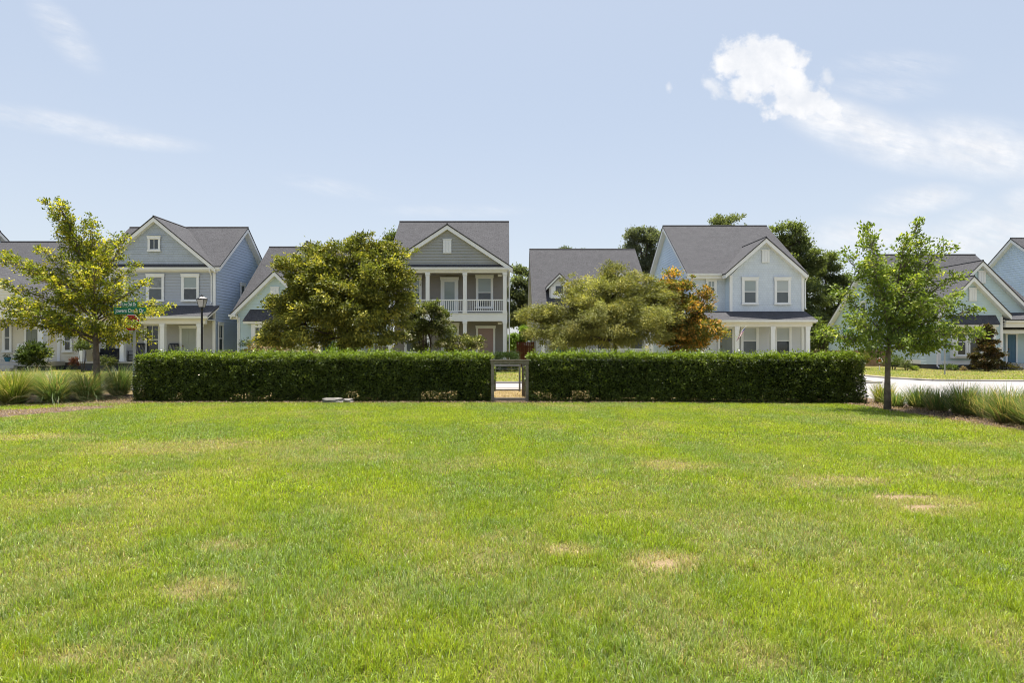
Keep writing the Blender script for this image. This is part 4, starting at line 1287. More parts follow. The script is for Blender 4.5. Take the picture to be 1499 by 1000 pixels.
def needle_litter():
    """straw needles and bark chips lying on the beds"""
    n = 26000
    x = rng.uniform(-11.6, 11.3, n); y = rng.uniform(18.2, 22.0, n)
    n2 = 16000
    x2 = rng.uniform(-0.05, 1.4, n2); y2 = rng.uniform(-3, 21.5, n2); x2 = bed_edge(np.minimum(y2, 17)) - 0.15 + x2
    n3 = 16000
    x3 = rng.uniform(-18, -11.0, n3); y3 = rng.uniform(12.3, 19.0, n3)
    k3 = (y3 > 16.2 + (x3 + 12) * 0.1) | inside(PATH, x3, y3)
    x3, y3 = x3[k3], y3[k3]
    n4 = 9000
    x4 = rng.uniform(-11.4, 10.3, n4); y4 = rng.uniform(16.95, 17.8, n4)
    xs = np.concatenate([x, x2, x3, x4]); ys = np.concatenate([y, y2, y3, y4]); k = len(xs)
    v, _ = turf(xs, ys, rng.uniform(0.03, 0.11, k), rng.uniform(0.006, 0.02, k), np.zeros(k), np.zeros(k), (1.2, 1.5), 0.016)
    c = lerp_col((0.13, 0.085, 0.06), (0.38, 0.28, 0.18), rng.random(k))
    c[:len(x)] = lerp_col((0.20, 0.13, 0.055), (0.42, 0.32, 0.16), rng.random(len(x)))
    o = soup('bark_litter', v, 5, c, M['leaf_matt'], None, [(0, 1, 2, 3), (3, 2, 4)])
    tag(o, 'bark chips and straw needles strewn over the planting beds', 'mulch', kind='stuff')


needle_litter()


# ------------------------------------------------------------------ plants
def clusters_to_leaves(cl, per, rad, size, aspect, ctr, c_lo, c_hi, tip=None, tipf=0.0, up=0.35, droop=0.1, jitter=0.8):
    """cl (K,3) twig ends -> leaves round them"""
    K = len(cl)
    p = np.repeat(cl, per, axis=0)
    n = len(p)
    r = np.repeat(rad * rng.uniform(0.6, 1.3, K), per) if np.isscalar(rad) else np.repeat(rad, per)
    off = rng.normal(size=(n, 3)) * np.array([1, 1, 0.72])
    pos = p + off * (r * 0.55)[:, None]
    out = unit(pos - ctr[None])
    q = leaves(pos, size, aspect, up, out, jitter, droop)
    t = np.clip(np.repeat(rng.random(K), per) * 0.55 + rng.random(n) * 0.6 - 0.05, 0, 1)
    c = lerp_col(c_lo, c_hi, t)
    if tip is not None:
        kf = np.repeat(rng.random(K) < min(0.9, tipf * 1.15), per)
        fresh = rng.random(n) < np.where(kf, 0.72, tipf * 0.15)
        tc = np.array(tip)[None] * rng.uniform(0.7, 1.2, n)[:, None]
        c = np.where(fresh[:, None], tc, c)
    return q, c * rng.uniform(0.8, 1.2, n)[:, None]


def lump_tree(name, Y, px0, lumps, ncl, per, size, cols, label, cat='tree', group=None, aspect=0.5, rad=0.32, trunk_r=0.12, mat='leaf',
              tip=None, tipf=0.0, shell=0.55, bark='bark_dark', depth=0.95, droop=0.12, stems=1, fork=0.35, zbase=0.0, padf=0.27):
    x0 = X(px0, Y)
    root = thing(name, (x0, Y, zbase), label, cat, group)
    L = [(X(a, Y), Y + d, Z(b, Y), rx / F * Y, ry / F * Y) for a, b, rx, ry, d in [(l + (0,))[:5] if len(l) == 4 else l for l in lumps]]
    wts = np.array([l[3] * l[3] * l[4] for l in L]) ** 0.62; wts /= wts.sum()
    per_pad = 11
    npad = max(8, ncl // per_pad)
    pid = rng.choice(len(L), npad, p=wts)
    PP = np.array([[l[0], l[1], l[2]] for l in L])[pid]
    S = np.array([[l[3], l[3] * depth, l[4]] for l in L])[pid]
    u = unit(rng.normal(size=(npad, 3)))
    rr = rng.uniform(shell, 1.0, npad) ** 0.7
    pads = PP + u * S * rr[:, None]
    pr = np.clip(padf * np.median(S[:, 0]), 0.16, 1.3) * rng.uniform(0.55, 1.2, npad)
    lowest = min(l[2] - l[4] for l in L)
    which = np.repeat(np.arange(npad), per_pad); ncl = len(which)
    rq = np.sqrt(rng.random(ncl)); aq = rng.uniform(0, 2 * np.pi, ncl)
    cl = pads[which] + np.stack([rq * np.cos(aq), rq * np.sin(aq), 0.55 * (1 - rq ** 2) - 0.25 + rng.normal(0, 0.12, ncl)], 1) * pr[which][:, None]
    stray = rng.random(ncl) < 0.09
    cl += (u[which] * np.array([1, 1, 0.6]) + np.array([0, 0, 0.45])) * (pr[which] * rng.uniform(0.3, 1.0, ncl) * stray)[:, None]
    cl[:, 2] = np.maximum(cl[:, 2], lowest + rng.random(ncl) * 0.3)
    ids = pid[which]
    rad = rad * np.where(stray, 0.45, 0.8) * rng.uniform(0.7, 1.2, ncl)
    ctr = np.array([np.average([l[0] for l in L], weights=wts), Y, np.average([l[2] for l in L], weights=wts) - 0.3])
    q, c = clusters_to_leaves(cl, per, rad, size, aspect, ctr, cols[0], cols[1], tip, tipf, droop=droop)
    c = c * np.repeat(np.clip(rng.normal(1.0, 0.16, npad), 0.6, 1.4)[which], per)[:, None]
    soup('crown', q, 4, c, M[mat], root)
    m = MB()
    top = max(l[2] for l in L)
    lims = []
    for s in range(stems):
        a = 2 * math.pi * s / max(stems, 1)
        ox = 0.0 if stems == 1 else 0.16 * math.cos(a); oy = 0.0 if stems == 1 else 0.16 * math.sin(a)
        zs = zbase + (lowest + fork * (ctr[2] - lowest) - zbase)
        ex = x0 + ox * 2.2 + random.uniform(-0.05, 0.05)
        m.tube([(x0 + ox, Y + oy, zbase - 0.1), (x0 + ox * 1.1, Y + oy, zbase + 0.25), (ex, Y + oy * 2.0, zs), ((ex + ctr[0]) / 2, Y + oy * 2, (zs + top) / 2), (ctr[0], Y, zs + (top - zs) * 0.62)],
               [trunk_r * 1.45, trunk_r, trunk_r * 0.82, trunk_r * 0.5, trunk_r * 0.1], 7)
        lims.append(Vector((ex, Y + oy * 2, zs)))
    for k, l in enumerate(L):
        a = lims[k % len(lims)]; b = Vector((l[0], l[1], l[2])); mid = a.lerp(b, 0.5) + Vector((0, 0, -0.08 * (b - a).length + random.uniform(-.1, .1)))
        m.tube([a, mid, b], [trunk_r * 0.5, trunk_r * 0.34, trunk_r * 0.12], 5)
        sel = np.where(ids == k)[0][:70]
        for s_ in sel[::2]:
            e = Vector(cl[s_]); t = random.uniform(0.5, 1.0); st = mid.lerp(b, t)
            m.tube([st, st.lerp(e, 0.5) + Vector((0, 0, 0.04)), e], [0.018, 0.012, 0.005], 3, False)
    m.build('trunk', M[bark], root, True)
    return root


def limb_tree(name, Y, pxb, stem, limbs, label, size, cols, tip, tipf, twig=0.36, per=13, bark='bark', group=None, trunk_r=0.075, dens=9.0, fill=()):
    """open young tree: stem and limbs given as spots in the picture at distance Y, with their own depth"""
    x0 = X(pxb, Y)
    root = thing(name, (x0, Y, 0), label, 'tree', group)
    m = MB(); cl = []; rads = []
    sp = [Vector((x0, Y, -0.1))] + [Vector((X(a, Y), Y + d, Z(b, Y))) for a, b, d in stem]
    rr = [trunk_r * 1.35] + [trunk_r * (1 - 0.9 * k / len(stem)) for k in range(len(stem))]
    rr[1] = trunk_r
    m.tube(sp, rr, 8)

    def along(path, r0, length):
        tot = sum((b - a).length for a, b in zip(path[:-1], path[1:]))
        n = max(3, int(tot * dens))
        for k in range(n):
            t = 0.18 + 0.82 * (k + random.random()) / n
            d = t * tot; i = 0
            while i < len(path) - 2 and d > (path[i + 1] - path[i]).length:
                d -= (path[i + 1] - path[i]).length; i += 1
            q = path[i].lerp(path[i + 1], min(1, d / max(1e-6, (path[i + 1] - path[i]).length)))
            tl = twig * length * (1.12 - 0.75 * t) * random.uniform(0.4, 1.2) + 0.08
            dr = Vector((random.gauss(0, 1), random.gauss(0, 1), random.gauss(0.35, 0.7))).normalized()
            dr = (dr + (path[i + 1] - path[i]).normalized() * 0.7).normalized()
            e = q + dr * tl
            m.tube([q, e], [0.010, 0.004], 3, False)
            cl.append(tuple(e)); rads.append(0.17 * (1.1 - 0.45 * t))
            if tl > 0.3:
                cl.append(tuple(q.lerp(e, 0.55))); rads.append(0.14)
        cl.append(tuple(path[-1])); rads.append(0.13)
    for (hy, tx, ty, d, bow) in limbs:
        # leave the stem at picture height hy
        zt = Z(hy, Y); a = sp[-1]
        for p, q in zip(sp[:-1], sp[1:]):
            if p.z <= zt <= q.z: a = p.lerp(q, (zt - p.z) / (q.z - p.z)); break
        b = Vector((X(tx, Y), Y + d, Z(ty, Y)))
        mid = a.lerp(b, 0.5) + Vector((0, 0, bow)); 
        path = [a, a.lerp(mid, 0.5) + Vector((0, 0, bow * 0.3)), mid, mid.lerp(b, 0.5) + Vector((0, 0, bow * 0.25)), b]
        L = (b - a).length
        m.tube(path, [trunk_r * 0.36, trunk_r * 0.28, trunk_r * 0.2, trunk_r * 0.12, 0.004], 5)
        along(path, trunk_r * 0.3, 1.0)
    along(sp[2:], trunk_r, 0.75)
    cl = np.array(cl); rads = np.array(rads)
    ctr = np.array([x0, Y, Z(430, Y)])
    q, c = clusters_to_leaves(cl, per, rads, size, 0.5, ctr, cols[0], cols[1], tip, tipf, droop=0.1, jitter=0.9)
    soup('crown', q, 4, c, M['leaf'], root)
    m.build('trunk', M[bark], root, True)
    return root


# young oaks on the green
limb_tree('young_oak', 19.2, 143, [(141, 520, 0), (139, 480, 0), (134, 430, .1), (122, 390, .1), (108, 345, 0), (88, 297, -.1)],
          [(505, 2, 452, -.5, .25), (500, -5, 437, .8, .2), (495, 30, 470, -1.0, .05), (470, 24, 374, -.3, .1), (470, 40, 402, .7, .15), (480, 38, 422, -.8, .2),
           (455, 55, 362, .2, .0), (440, 40, 388, -1.0, .1), (490, 60, 448, -1.3, .1), (430, 68, 372, .6, .1), (390, 66, 296, .1, .05), (370, 96, 305, -.2, .0), (400, 78, 330, .3, .05),
           (500, 236, 458, -.3, .15), (490, 225, 448, .7, .1), (505, 218, 478, -.9, .05), (470, 208, 414, .3, .15), (465, 196, 424, -.7, .1), (470, 200, 444, .9, .1),
           (440, 180, 352, .1, .15), (430, 170, 365, -.5, .1), (420, 160, 345, .5, .1), (410, 140, 330, -.1, .0), (400, 125, 318, .3, .0), (450, 182, 385, .6, .15), (480, 176, 400, -1.2, .1),
           (495, 100, 462, -1.6, .0), (490, 176, 470, -1.5, .0), (500, 105, 478, 1.3, 0), (480, 150, 440, 1.5, .1), (470, 110, 415, -1.4, .1), (460, 150, 400, -1.2, .1), (495, 60, 476, .9, .0), (500, 195, 492, .8, -.05)],
          'young oak with yellow-green leaf tips among the fountain grasses, left of the hedge', 0.088, ((0.075, 0.105, 0.014), (0.24, 0.27, 0.030)), (0.58, 0.52, 0.06), 0.33, per=18, trunk_r=0.085, dens=15.0)
limb_tree('young_oak', 15.2, 1299, [(1299, 560, 0), (1300, 520, 0), (1306, 470, .05), (1316, 420, .05), (1328, 380, 0), (1342, 328, 0)],
          [(470, 1276, 330, .2, .1), (480, 1262, 352, -.3, .1), (470, 1247, 372, .3, .1), (490, 1256, 392, -.6, .1), (500, 1240, 425, .4, .1), (505, 1232, 470, -.5, .05), (510, 1212, 492, .1, .05), (505, 1228, 488, .6, .0), (515, 1250, 506, -.7, -.02),
           (440, 1317, 352, -.2, .05), (430, 1362, 352, .2, .05), (450, 1372, 362, -.3, .1), (440, 1382, 395, .4, .1), (470, 1388, 408, -.4, .1), (460, 1380, 432, .7, .1), (490, 1402, 432, .1, .1), (495, 1395, 458, -.6, .1),
           (505, 1424, 486, .1, .08), (500, 1412, 490, -.5, .06), (510, 1380, 510, .5, -.02), (508, 1350, 505, -1.0, 0), (505, 1290, 500, -1.0, 0), (500, 1275, 470, .9, .05), (490, 1340, 450, -1.1, .1), (470, 1300, 415, -1.0, .1), (455, 1345, 400, .9, .1),
           (500, 1340, 485, -1.0, .05), (490, 1310, 450, -1.0, .1), (500, 1265, 450, -.8, .1), (430, 1290, 395, .6, .05), (500, 1370, 470, .8, .1)],
          'young oak with a bare straight trunk in the bed right of the hedge', 0.090, ((0.070, 0.115, 0.022), (0.25, 0.315, 0.056)), (0.42, 0.45, 0.10), 0.10, per=15, trunk_r=0.07, dens=16.0)

# trees across the road
lump_tree('broad_oak', 28.0, 520, [(505, 440, 88, 58), (465, 405, 48, 42, -.6), (555, 415, 50, 50, -.5), (515, 378, 40, 28), (430, 468, 36, 36, -.4), (420, 492, 26, 20, -.6), (578, 448, 24, 42, .2), (500, 480, 95, 30), (470, 374, 26, 16, .3), (524, 358, 16, 12), (560, 380, 30, 24, .3), (586, 394, 13, 16), (450, 440, 40, 30, -.9), (532, 478, 52, 28, -.8), (500, 425, 46, 36, -1.2), (505, 460, 60, 34, -1.4)],
          3300, 32, 0.135, ((0.060, 0.074, 0.014), (0.23, 0.245, 0.050)), 'broad dense olive tree with brownish-yellow leaf tips above the left hedge', 'tree', aspect=0.5, rad=0.36, trunk_r=0.11, mat='leaf_gloss', tip=(0.44, 0.40, 0.075), tipf=0.22, shell=0.3)
lump_tree('willow_oak', 28.0, 900, [(890, 460, 90, 45), (828, 458, 46, 32, -.5), (800, 480, 32, 32, -.3), (950, 450, 38, 42, .3), (888, 425, 50, 26), (898, 402, 16, 12), (870, 490, 90, 24), (858, 430, 24, 20, .5), (935, 428, 28, 22), (785, 470, 22, 28), (975, 462, 20, 28), (962, 478, 30, 28), (840, 480, 50, 30, -1.0), (910, 470, 60, 35, -1.0), (925, 410, 14, 10)],
          2300, 52, 0.12, ((0.095, 0.105, 0.026), (0.30, 0.30, 0.088)), 'broad grey-green willow-leaved tree in front of the house with dormers', 'tree', aspect=0.3, rad=0.34, trunk_r=0.10, mat='leaf_matt', tip=(0.40, 0.36, 0.09), tipf=0.16, shell=0.3, droop=0.3)
lump_tree('turning_maple', 29.0, 1003, [(1002, 470, 42, 42), (990, 425, 22, 22), (1025, 450, 28, 26, -.3), (1010, 495, 45, 26), (975, 460, 22, 30, .3), (1040, 490, 20, 24), (986, 408, 9, 9)],
          1150, 30, 0.125, ((0.070, 0.095, 0.020), (0.23, 0.21, 0.045)), 'tree turning orange beside the light blue house', 'tree', rad=0.3, trunk_r=0.075, tip=(0.54, 0.29, 0.07), tipf=0.38, shell=0.3)
lump_tree('crepe_myrtle', 33.0, 622, [(622, 470, 38, 24), (610, 488, 34, 24), (645, 482, 26, 22), (600, 462, 18, 15), (632, 455, 18, 9)],
          480, 40, 0.12, ((0.046, 0.064, 0.018), (0.165, 0.185, 0.055)), 'dark multi-stemmed crepe myrtle in front of the double-porch house', 'tree', rad=0.3, trunk_r=0.05, mat='leaf_gloss', tip=(0.45, 0.42, 0.30), tipf=0.07, shell=0.3, stems=4)
lump_tree('crepe_myrtle', 32.0, 672, [(672, 505, 32, 13), (690, 500, 18, 10, -.2), (655, 507, 16, 12)],
          200, 34, 0.10, ((0.05, 0.065, 0.017), (0.155, 0.16, 0.045)), 'low spreading crepe myrtle with white blooms left of the rose-brown door', 'shrub', rad=0.26, trunk_r=0.035, tip=(0.62, 0.57, 0.45), tipf=0.12, shell=0.3, stems=4)

BG = 'trees behind the houses'
dk_haze = ((0.075, 0.095, 0.050), (0.19, 0.215, 0.11))  # dark leaf greens lightened and blued, so distance haze is painted in
lump_tree('tall_oak', 64.0, 558, [(562, 372, 24, 26), (579, 352, 10, 12), (540, 364, 12, 10), (570, 400, 30, 30)], 340, 40, 0.26, ((0.055, 0.08, 0.03), (0.13, 0.16, 0.06)), 'pale green tree top left of the double-porch house roof', 'tree', BG, rad=0.7, trunk_r=0.2, shell=0.4)
lump_tree('live_oak', 60.0, 762, [(764, 440, 22, 40), (757, 415, 16, 22), (775, 465, 20, 35), (752, 455, 14, 40), (770, 405, 10, 12)], 480, 44, 0.26, dk_haze, 'dark tree filling the gap between the double-porch house and the dormer house', 'tree', BG, rad=0.7, trunk_r=0.2, shell=0.4)
lump_tree('light_green_shrub', 50.0, 764, [(760, 492, 15, 14), (750, 500, 12, 12), (772, 497, 13, 15), (757, 482, 7, 7), (768, 484, 6, 6)], 180, 34, 0.17, ((0.11, 0.19, 0.03), (0.23, 0.32, 0.06)), 'bright light green small tree above the red wooden fence', 'tree', None, rad=0.4, trunk_r=0.08, shell=0.3)
lump_tree('tall_oak', 66.0, 834, [(834, 388, 26, 24), (822, 364, 7, 6), (843, 362, 9, 6)], 200, 38, 0.24, dk_haze, 'tree whose two tufts just clear the dormer house ridge', 'tree', BG, rad=0.6, trunk_r=0.2, shell=0.4)
lump_tree('live_oak', 58.0, 940, [(938, 365, 24, 30), (928, 350, 15, 14), (950, 345, 16, 14), (932, 392, 26, 26), (955, 385, 16, 30), (920, 366, 9, 8)], 480, 40, 0.22, ((0.075, 0.090, 0.055), (0.18, 0.20, 0.12)), 'dark oak between the dormer house and the light blue house', 'tree', BG, rad=0.62, trunk_r=0.2, shell=0.35)
lump_tree('tall_oak', 66.0, 1066, [(1066, 350, 30, 26), (1066, 325, 19, 8), (1050, 327, 8, 4)], 220, 38, 0.24, dk_haze, 'tree whose small tuft shows above the light blue house ridge', 'tree', BG, rad=0.55, trunk_r=0.2, shell=0.4)
lump_tree('tall_oak', 58.0, 1158, [(1158, 362, 28, 30), (1146, 342, 16, 12), (1170, 350, 18, 18), (1180, 380, 26, 26), (1160, 410, 35, 35), (1182, 430, 28, 40), (1178, 470, 28, 36)], 800, 42, 0.24, ((0.068, 0.094, 0.036), (0.21, 0.245, 0.095)), 'tall dark tree just right of the light blue house roof', 'tree', BG, rad=0.7, trunk_r=0.25, shell=0.35)
lump_tree('tall_oak', 61.0, 1212, [(1208, 400, 22, 26), (1216, 384, 14, 14), (1222, 425, 26, 28), (1200, 440, 28, 34), (1225, 460, 28, 34), (1238, 410, 12, 14), (1206, 480, 22, 32)], 640, 42, 0.24, ((0.068, 0.096, 0.036), (0.22, 0.255, 0.095)), 'rounder dark tree left of the aqua cottage gable', 'tree', BG, rad=0.7, trunk_r=0.25, shell=0.35)
lump_tree('broad_shrub', 46.0, 1197, [(1196, 492, 18, 26), (1186, 505, 12, 18), (1208, 502, 12, 20)], 220, 34, 0.16, ((0.06, 0.095, 0.025), (0.16, 0.19, 0.05)), 'tall green shrub between the light blue house and the aqua cottage', 'shrub', None, rad=0.4, trunk_r=0.06, shell=0.3, stems=3)
lump_tree('young_magnolia', 37.5, 1447, [(1447, 530, 20, 12), (1447, 520, 18, 10), (1446, 510, 15, 9), (1446, 500, 12, 9), (1445, 491, 8, 8), (1445, 483, 4.5, 6), (1444, 478, 2.5, 4)], 620, 20, 0.13, ((0.032, 0.042, 0.014), (0.10, 0.075, 0.03)), 'small conical magnolia with brown-backed leaves by the aqua cottage bay window', 'tree', None, rad=0.17, trunk_r=0.05, padf=0.3, mat='leaf_gloss', tip=(0.17, 0.10, 0.045), tipf=0.25, shell=0.3)


# ---- shrubs
def shrub(name, px, py0, py1, hw, Y, n, size, cols, label, cat='shrub', tip=None, tipf=0.0, mat='leaf', aspect=0.5, group=None, box=False, zb=0.0):
    n = int(n * (4.0 if box else 2.2))
    x0 = X(px, Y); w = hw / F * Y; z1 = Z(py0, Y); z0 = max(zb, Z(py1, Y))
    root = thing(name, (x0, Y, zb), label, cat, group)
    k = max(12, n // 22)
    if box:
        u = rng.uniform(-1, 1, (k, 3)); ax = rng.integers(0, 3, k)
        u[np.arange(k), ax] = np.sign(u[np.arange(k), ax]) * rng.uniform(0.86, 1.0, k); u[:, 2] = np.where(ax == 2, np.abs(u[:, 2]), u[:, 2])
    else:
        u = unit(rng.normal(size=(k, 3))) * (rng.uniform(0.45, 1.0, k)[:, None])
    h = (z1 - z0) / 2
    cl = np.array([x0, Y, z0 + h]) + u * np.array([w, w * 0.85, h])
    q, c = clusters_to_leaves(cl, 22, min(0.2, w * 0.35), size, aspect, np.array([x0, Y, z0]), cols[0], cols[1], tip, tipf, droop=0.0)
    soup('foliage', q, 4, c, M[mat], root)
    m = MB()
    for s in range(7):
        a = random.uniform(0, 6.28); e = Vector((x0 + math.cos(a) * w * 0.6, Y + math.sin(a) * w * 0.5, z0 + h * random.uniform(0.7, 1.6)))
        b = Vector((x0 + math.cos(a) * 0.05, Y + math.sin(a) * 0.05, zb - 0.05))
        m.tube([b, b.lerp(e, 0.5) + Vector((0, 0, 0.06)), e], [0.02, 0.014, 0.005], 4, False)
    m.build('stems', M['bark_dark'], root)
    return root


g1 = ((0.04, 0.07, 0.016), (0.12, 0.16, 0.04))
shrub('rose_bush', 395, 492, 530, 34, 33, 1500, 0.10, ((0.09, 0.085, 0.03), (0.22, 0.17, 0.075)), 'straggly bush with pinkish blooms before the aqua bay window', 'bush', (0.62, 0.42, 0.33), 0.16, 'leaf_matt')
shrub('rose_bush', 441, 500, 530, 24, 33, 900, 0.10, ((0.07, 0.085, 0.03), (0.18, 0.17, 0.06)), 'smaller flowering bush right of the straggly pinkish one', 'bush', (0.66, 0.52, 0.42), 0.14, 'leaf_matt')
shrub('dark_spiky_shrub', 360, 493, 530, 9, 38, 420, 0.14, ((0.025, 0.045, 0.03), (0.07, 0.10, 0.06)), 'dark blue-green shrub at the left corner of the aqua bay cottage', 'shrub', None, 0, 'leaf', 0.22)
shrub('lime_shrub', 495, 502, 532, 20, 31, 1100, 0.10, ((0.12, 0.20, 0.025), (0.24, 0.33, 0.05)), 'bright lime green shrub under the broad olive tree', 'shrub', None, 0)
shrub('clipped_boxwood', 741, 518.5, 560, 15, 37, 2600, 0.06, ((0.022, 0.045, 0.014), (0.06, 0.095, 0.025)), 'clipped dark green boxwood directly behind the gate', 'shrub', None, 0, 'leaf_gloss', box=True)
shrub('clipped_boxwood', 752, 510.5, 540, 8, 40.5, 1100, 0.06, ((0.02, 0.04, 0.013), (0.055, 0.085, 0.025)), 'smaller rounded boxwood at the corner of the double-porch house', 'shrub', None, 0, 'leaf_gloss')
shrub('bird_of_paradise', 50, 503, 537, 20, 37.2, 1300, 0.20, ((0.03, 0.055, 0.014), (0.09, 0.125, 0.03)), 'large dark bush beside the cream cottage porch', 'bush', (0.22, 0.24, 0.05), 0.1, 'leaf_gloss', 0.32)
shrub('red_leaf_shrub', 111, 524, 535, 8, 39, 300, 0.10, ((0.07, 0.03, 0.03), (0.16, 0.06, 0.05)), 'low dark red shrub at the cream cottage corner', 'shrub')
shrub('porch_shrub', 121, 499, 515, 11, 36.6, 420, 0.12, ((0.05, 0.08, 0.03), (0.15, 0.18, 0.07)), 'leafy shrub in front of the leftmost porch column of the slate house', 'shrub', zb=0.0)
shrub('low_shrub', 158, 523, 536, 12, 37.2, 420, 0.10, ((0.05, 0.07, 0.02), (0.14, 0.16, 0.05)), 'low green shrub in front of the black sofa', 'shrub')
shrub('low_shrub', 209, 521, 536, 10, 37.0, 380, 0.10, ((0.07, 0.075, 0.03), (0.18, 0.16, 0.07)), 'brownish low shrub under the slate house window behind the stop sign', 'shrub')
shrub('yellow_green_shrub', 1262, 511, 539, 9, 41.5, 620, 0.11, ((0.09, 0.12, 0.03), (0.24, 0.25, 0.07)), 'tall yellow-green shrub at the side of the aqua cottage', 'shrub', (0.35, 0.25, 0.06), 0.12)
shrub('round_shrub', 1308, 521, 538, 14, 39.6, 600, 0.09, g1, 'dark rounded shrub right behind the bare oak trunk', 'shrub')
shrub('round_shrub', 1327, 528, 541, 8, 38.6, 320, 0.09, ((0.06, 0.085, 0.035), (0.16, 0.18, 0.09)), 'grey-green shrub second from the bare oak trunk', 'shrub')
shrub('round_shrub', 1338, 536, 542.5, 6, 38.4, 240, 0.08, ((0.13, 0.19, 0.03), (0.27, 0.32, 0.06)), 'small lime green shrub at the edge of the aqua cottage bed', 'shrub')
shrub('round_shrub', 1390, 534, 544, 10, 39.0, 300, 0.09, g1, 'low dark shrub right of the thin steel signpost', 'shrub')
shrub('round_shrub', 1409, 537, 544, 4.5, 38.6, 200, 0.07, ((0.22, 0.17, 0.11), (0.36, 0.27, 0.18)), 'small tan shrub left of the magnolia', 'shrub')
shrub('round_shrub', 1424, 533, 545, 7, 39.0, 260, 0.09, ((0.05, 0.05, 0.02), (0.12, 0.09, 0.03)), 'brownish shrub touching the magnolia on its left', 'shrub')
shrub('round_shrub', 1478, 533, 544, 13, 39.2, 420, 0.09, ((0.04, 0.045, 0.018), (0.11, 0.09, 0.035)), 'low brown-green shrub below the blue door', 'shrub')
shrub('round_shrub', 330, 515, 532, 12, 36.5, 360, 0.10, ((0.09, 0.085, 0.03), (0.20, 0.16, 0.06)), 'thin dry shrub beside the slate house right wall', 'shrub')
flat('mulch_bed', [(26, 41.5), (26.5, 38.8), (29, 37.8), (36, 37.6), (36, 40.6), (29, 40.9), (29, 44)], 0.006, 'mulch')


# ---- hedges
def hedge(x0, x1, y0, y1, yd, h, label):
    """clipped hedge: x from x0 to x1, front face at y0 (at x0) .. y1 (at x1), depth yd"""
    root = thing('hedge', ((x0 + x1) / 2, (y0 + y1) / 2 + yd / 2, 0), label, 'hedge', 'clipped hedges along the back of the green')
    W = x1 - x0
    fy = lambda x: y0 + (y1 - y0) * (x - x0) / W
    bump = lambda a, b, s: (fbm(a * 1.3, b * 1.3, s, 3) - 0.5) * 0.24 + (fbm(a * 6, b * 6, s + 3, 2) - 0.5) * 0.24
    P = []; O = []; T = []

    def face(n, kind):
        if kind == 'front' or kind == 'back':
            x = rng.uniform(x0, x1, n); z = h * rng.random(n) ** 1.12; dpt = rng.exponential(0.075, n)
            thin = np.clip(6.0 - 4.6 * fbm(x * 1.5, z * 0.5, 8, 3) + z * 3.0, 0.12, 1)
            k = (z > 0.34) | (rng.random(n) < thin)
            x, z, dpt = x[k], z[k], dpt[k]
            s = -1 if kind == 'front' else 1
            y = fy(x) + (0 if s < 0 else yd) - s * (dpt + 0.02) + s * bump(x, z, 1)
            rnd = np.clip((z - (h - 0.12)) / 0.12, 0, 1); y = y - s * rnd ** 2 * 0.09 + s * 0.15 * (1 - z / h)
            y += s * (rng.random(len(y)) < 0.06) * rng.random(len(y)) * 0.10
            o = np.tile(np.array((0, s, 0.35)), (len(x), 1))
        elif kind == 'top':
            x = rng.uniform(x0, x1, n); t = rng.random(n); y = fy(x) + yd * t
            z = h + bump(x, y, 2) * 0.8 - rng.exponential(0.05, n) + (rng.random(n) < 0.14) * rng.random(n) ** 2 * 0.16
            o = np.tile(np.array((0, 0, 1.0)), (len(x), 1))
        else:
            s = -1 if kind == 'left' else 1
            t = rng.random(n); z = h * rng.random(n)
            xx = x0 if s < 0 else x1
            y = fy(xx) + yd * t; dpt = rng.exponential(0.07, n)
            x = xx - s * dpt + s * bump(y, z, 4)
            o = np.tile(np.array((s, 0, 0.35)), (len(x), 1))
        P.append(np.stack([x, y, z], 1)); O.append(o)
        top = np.clip((z - (h - 0.16)) / 0.16, 0, 1)
        T.append(top if kind != 'top' else np.ones(len(x)))
    face(int(W * h * 3300), 'front'); face(int(W * h * 900), 'back'); face(int(W * yd * 2700), 'top')
    face(int(yd * h * 2600), 'left'); face(int(yd * h * 2600), 'right')
    P = np.concatenate(P); O = np.concatenate(O); T = np.concatenate(T); n = len(P)
    q = leaves(P, 0.060, 0.58, 0.30, unit(O), 0.95)
    pt = fbm(P[:, 0] * 0.9, P[:, 2] * 1.2, 12, 3)
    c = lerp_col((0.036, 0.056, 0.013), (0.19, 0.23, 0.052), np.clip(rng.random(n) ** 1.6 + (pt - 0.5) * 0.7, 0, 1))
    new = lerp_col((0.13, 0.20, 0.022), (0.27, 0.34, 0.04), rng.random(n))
    k = rng.random(n) < np.clip(T * 0.72 + 0.07, 0, 1)  # top leaves are new growth; the even share elsewhere paints in bright glints
    c = np.where(k[:, None], new, c)
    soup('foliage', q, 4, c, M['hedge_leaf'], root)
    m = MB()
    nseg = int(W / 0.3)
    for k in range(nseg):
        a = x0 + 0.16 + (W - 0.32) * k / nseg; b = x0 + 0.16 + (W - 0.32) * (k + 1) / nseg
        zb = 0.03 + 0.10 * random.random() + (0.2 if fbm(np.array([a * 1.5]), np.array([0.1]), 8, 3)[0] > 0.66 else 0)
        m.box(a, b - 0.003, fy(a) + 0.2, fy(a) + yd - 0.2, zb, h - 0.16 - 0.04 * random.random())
    for k in range(int(W * 7)):
        a = random.uniform(x0 + 0.1, x1 - 0.1); y = fy(a) + random.uniform(0.12, yd - 0.12)
        m.tube([(a, y, -0.03), (a + random.uniform(-.08, .08), y + random.uniform(-.06, .06), 0.62)], [0.013, 0.008], 4, False)
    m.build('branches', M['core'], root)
    return root


hedge(X(199, 17.6), X(719, 17.6), 17.55, 17.6, 1.05, 1.40, 'long clipped green hedge left of the wooden gate')
hedge(X(773.5, 17.6), 10.32, 17.6, 17.05, 1.05, 1.40, 'long clipped green hedge right of the wooden gate')


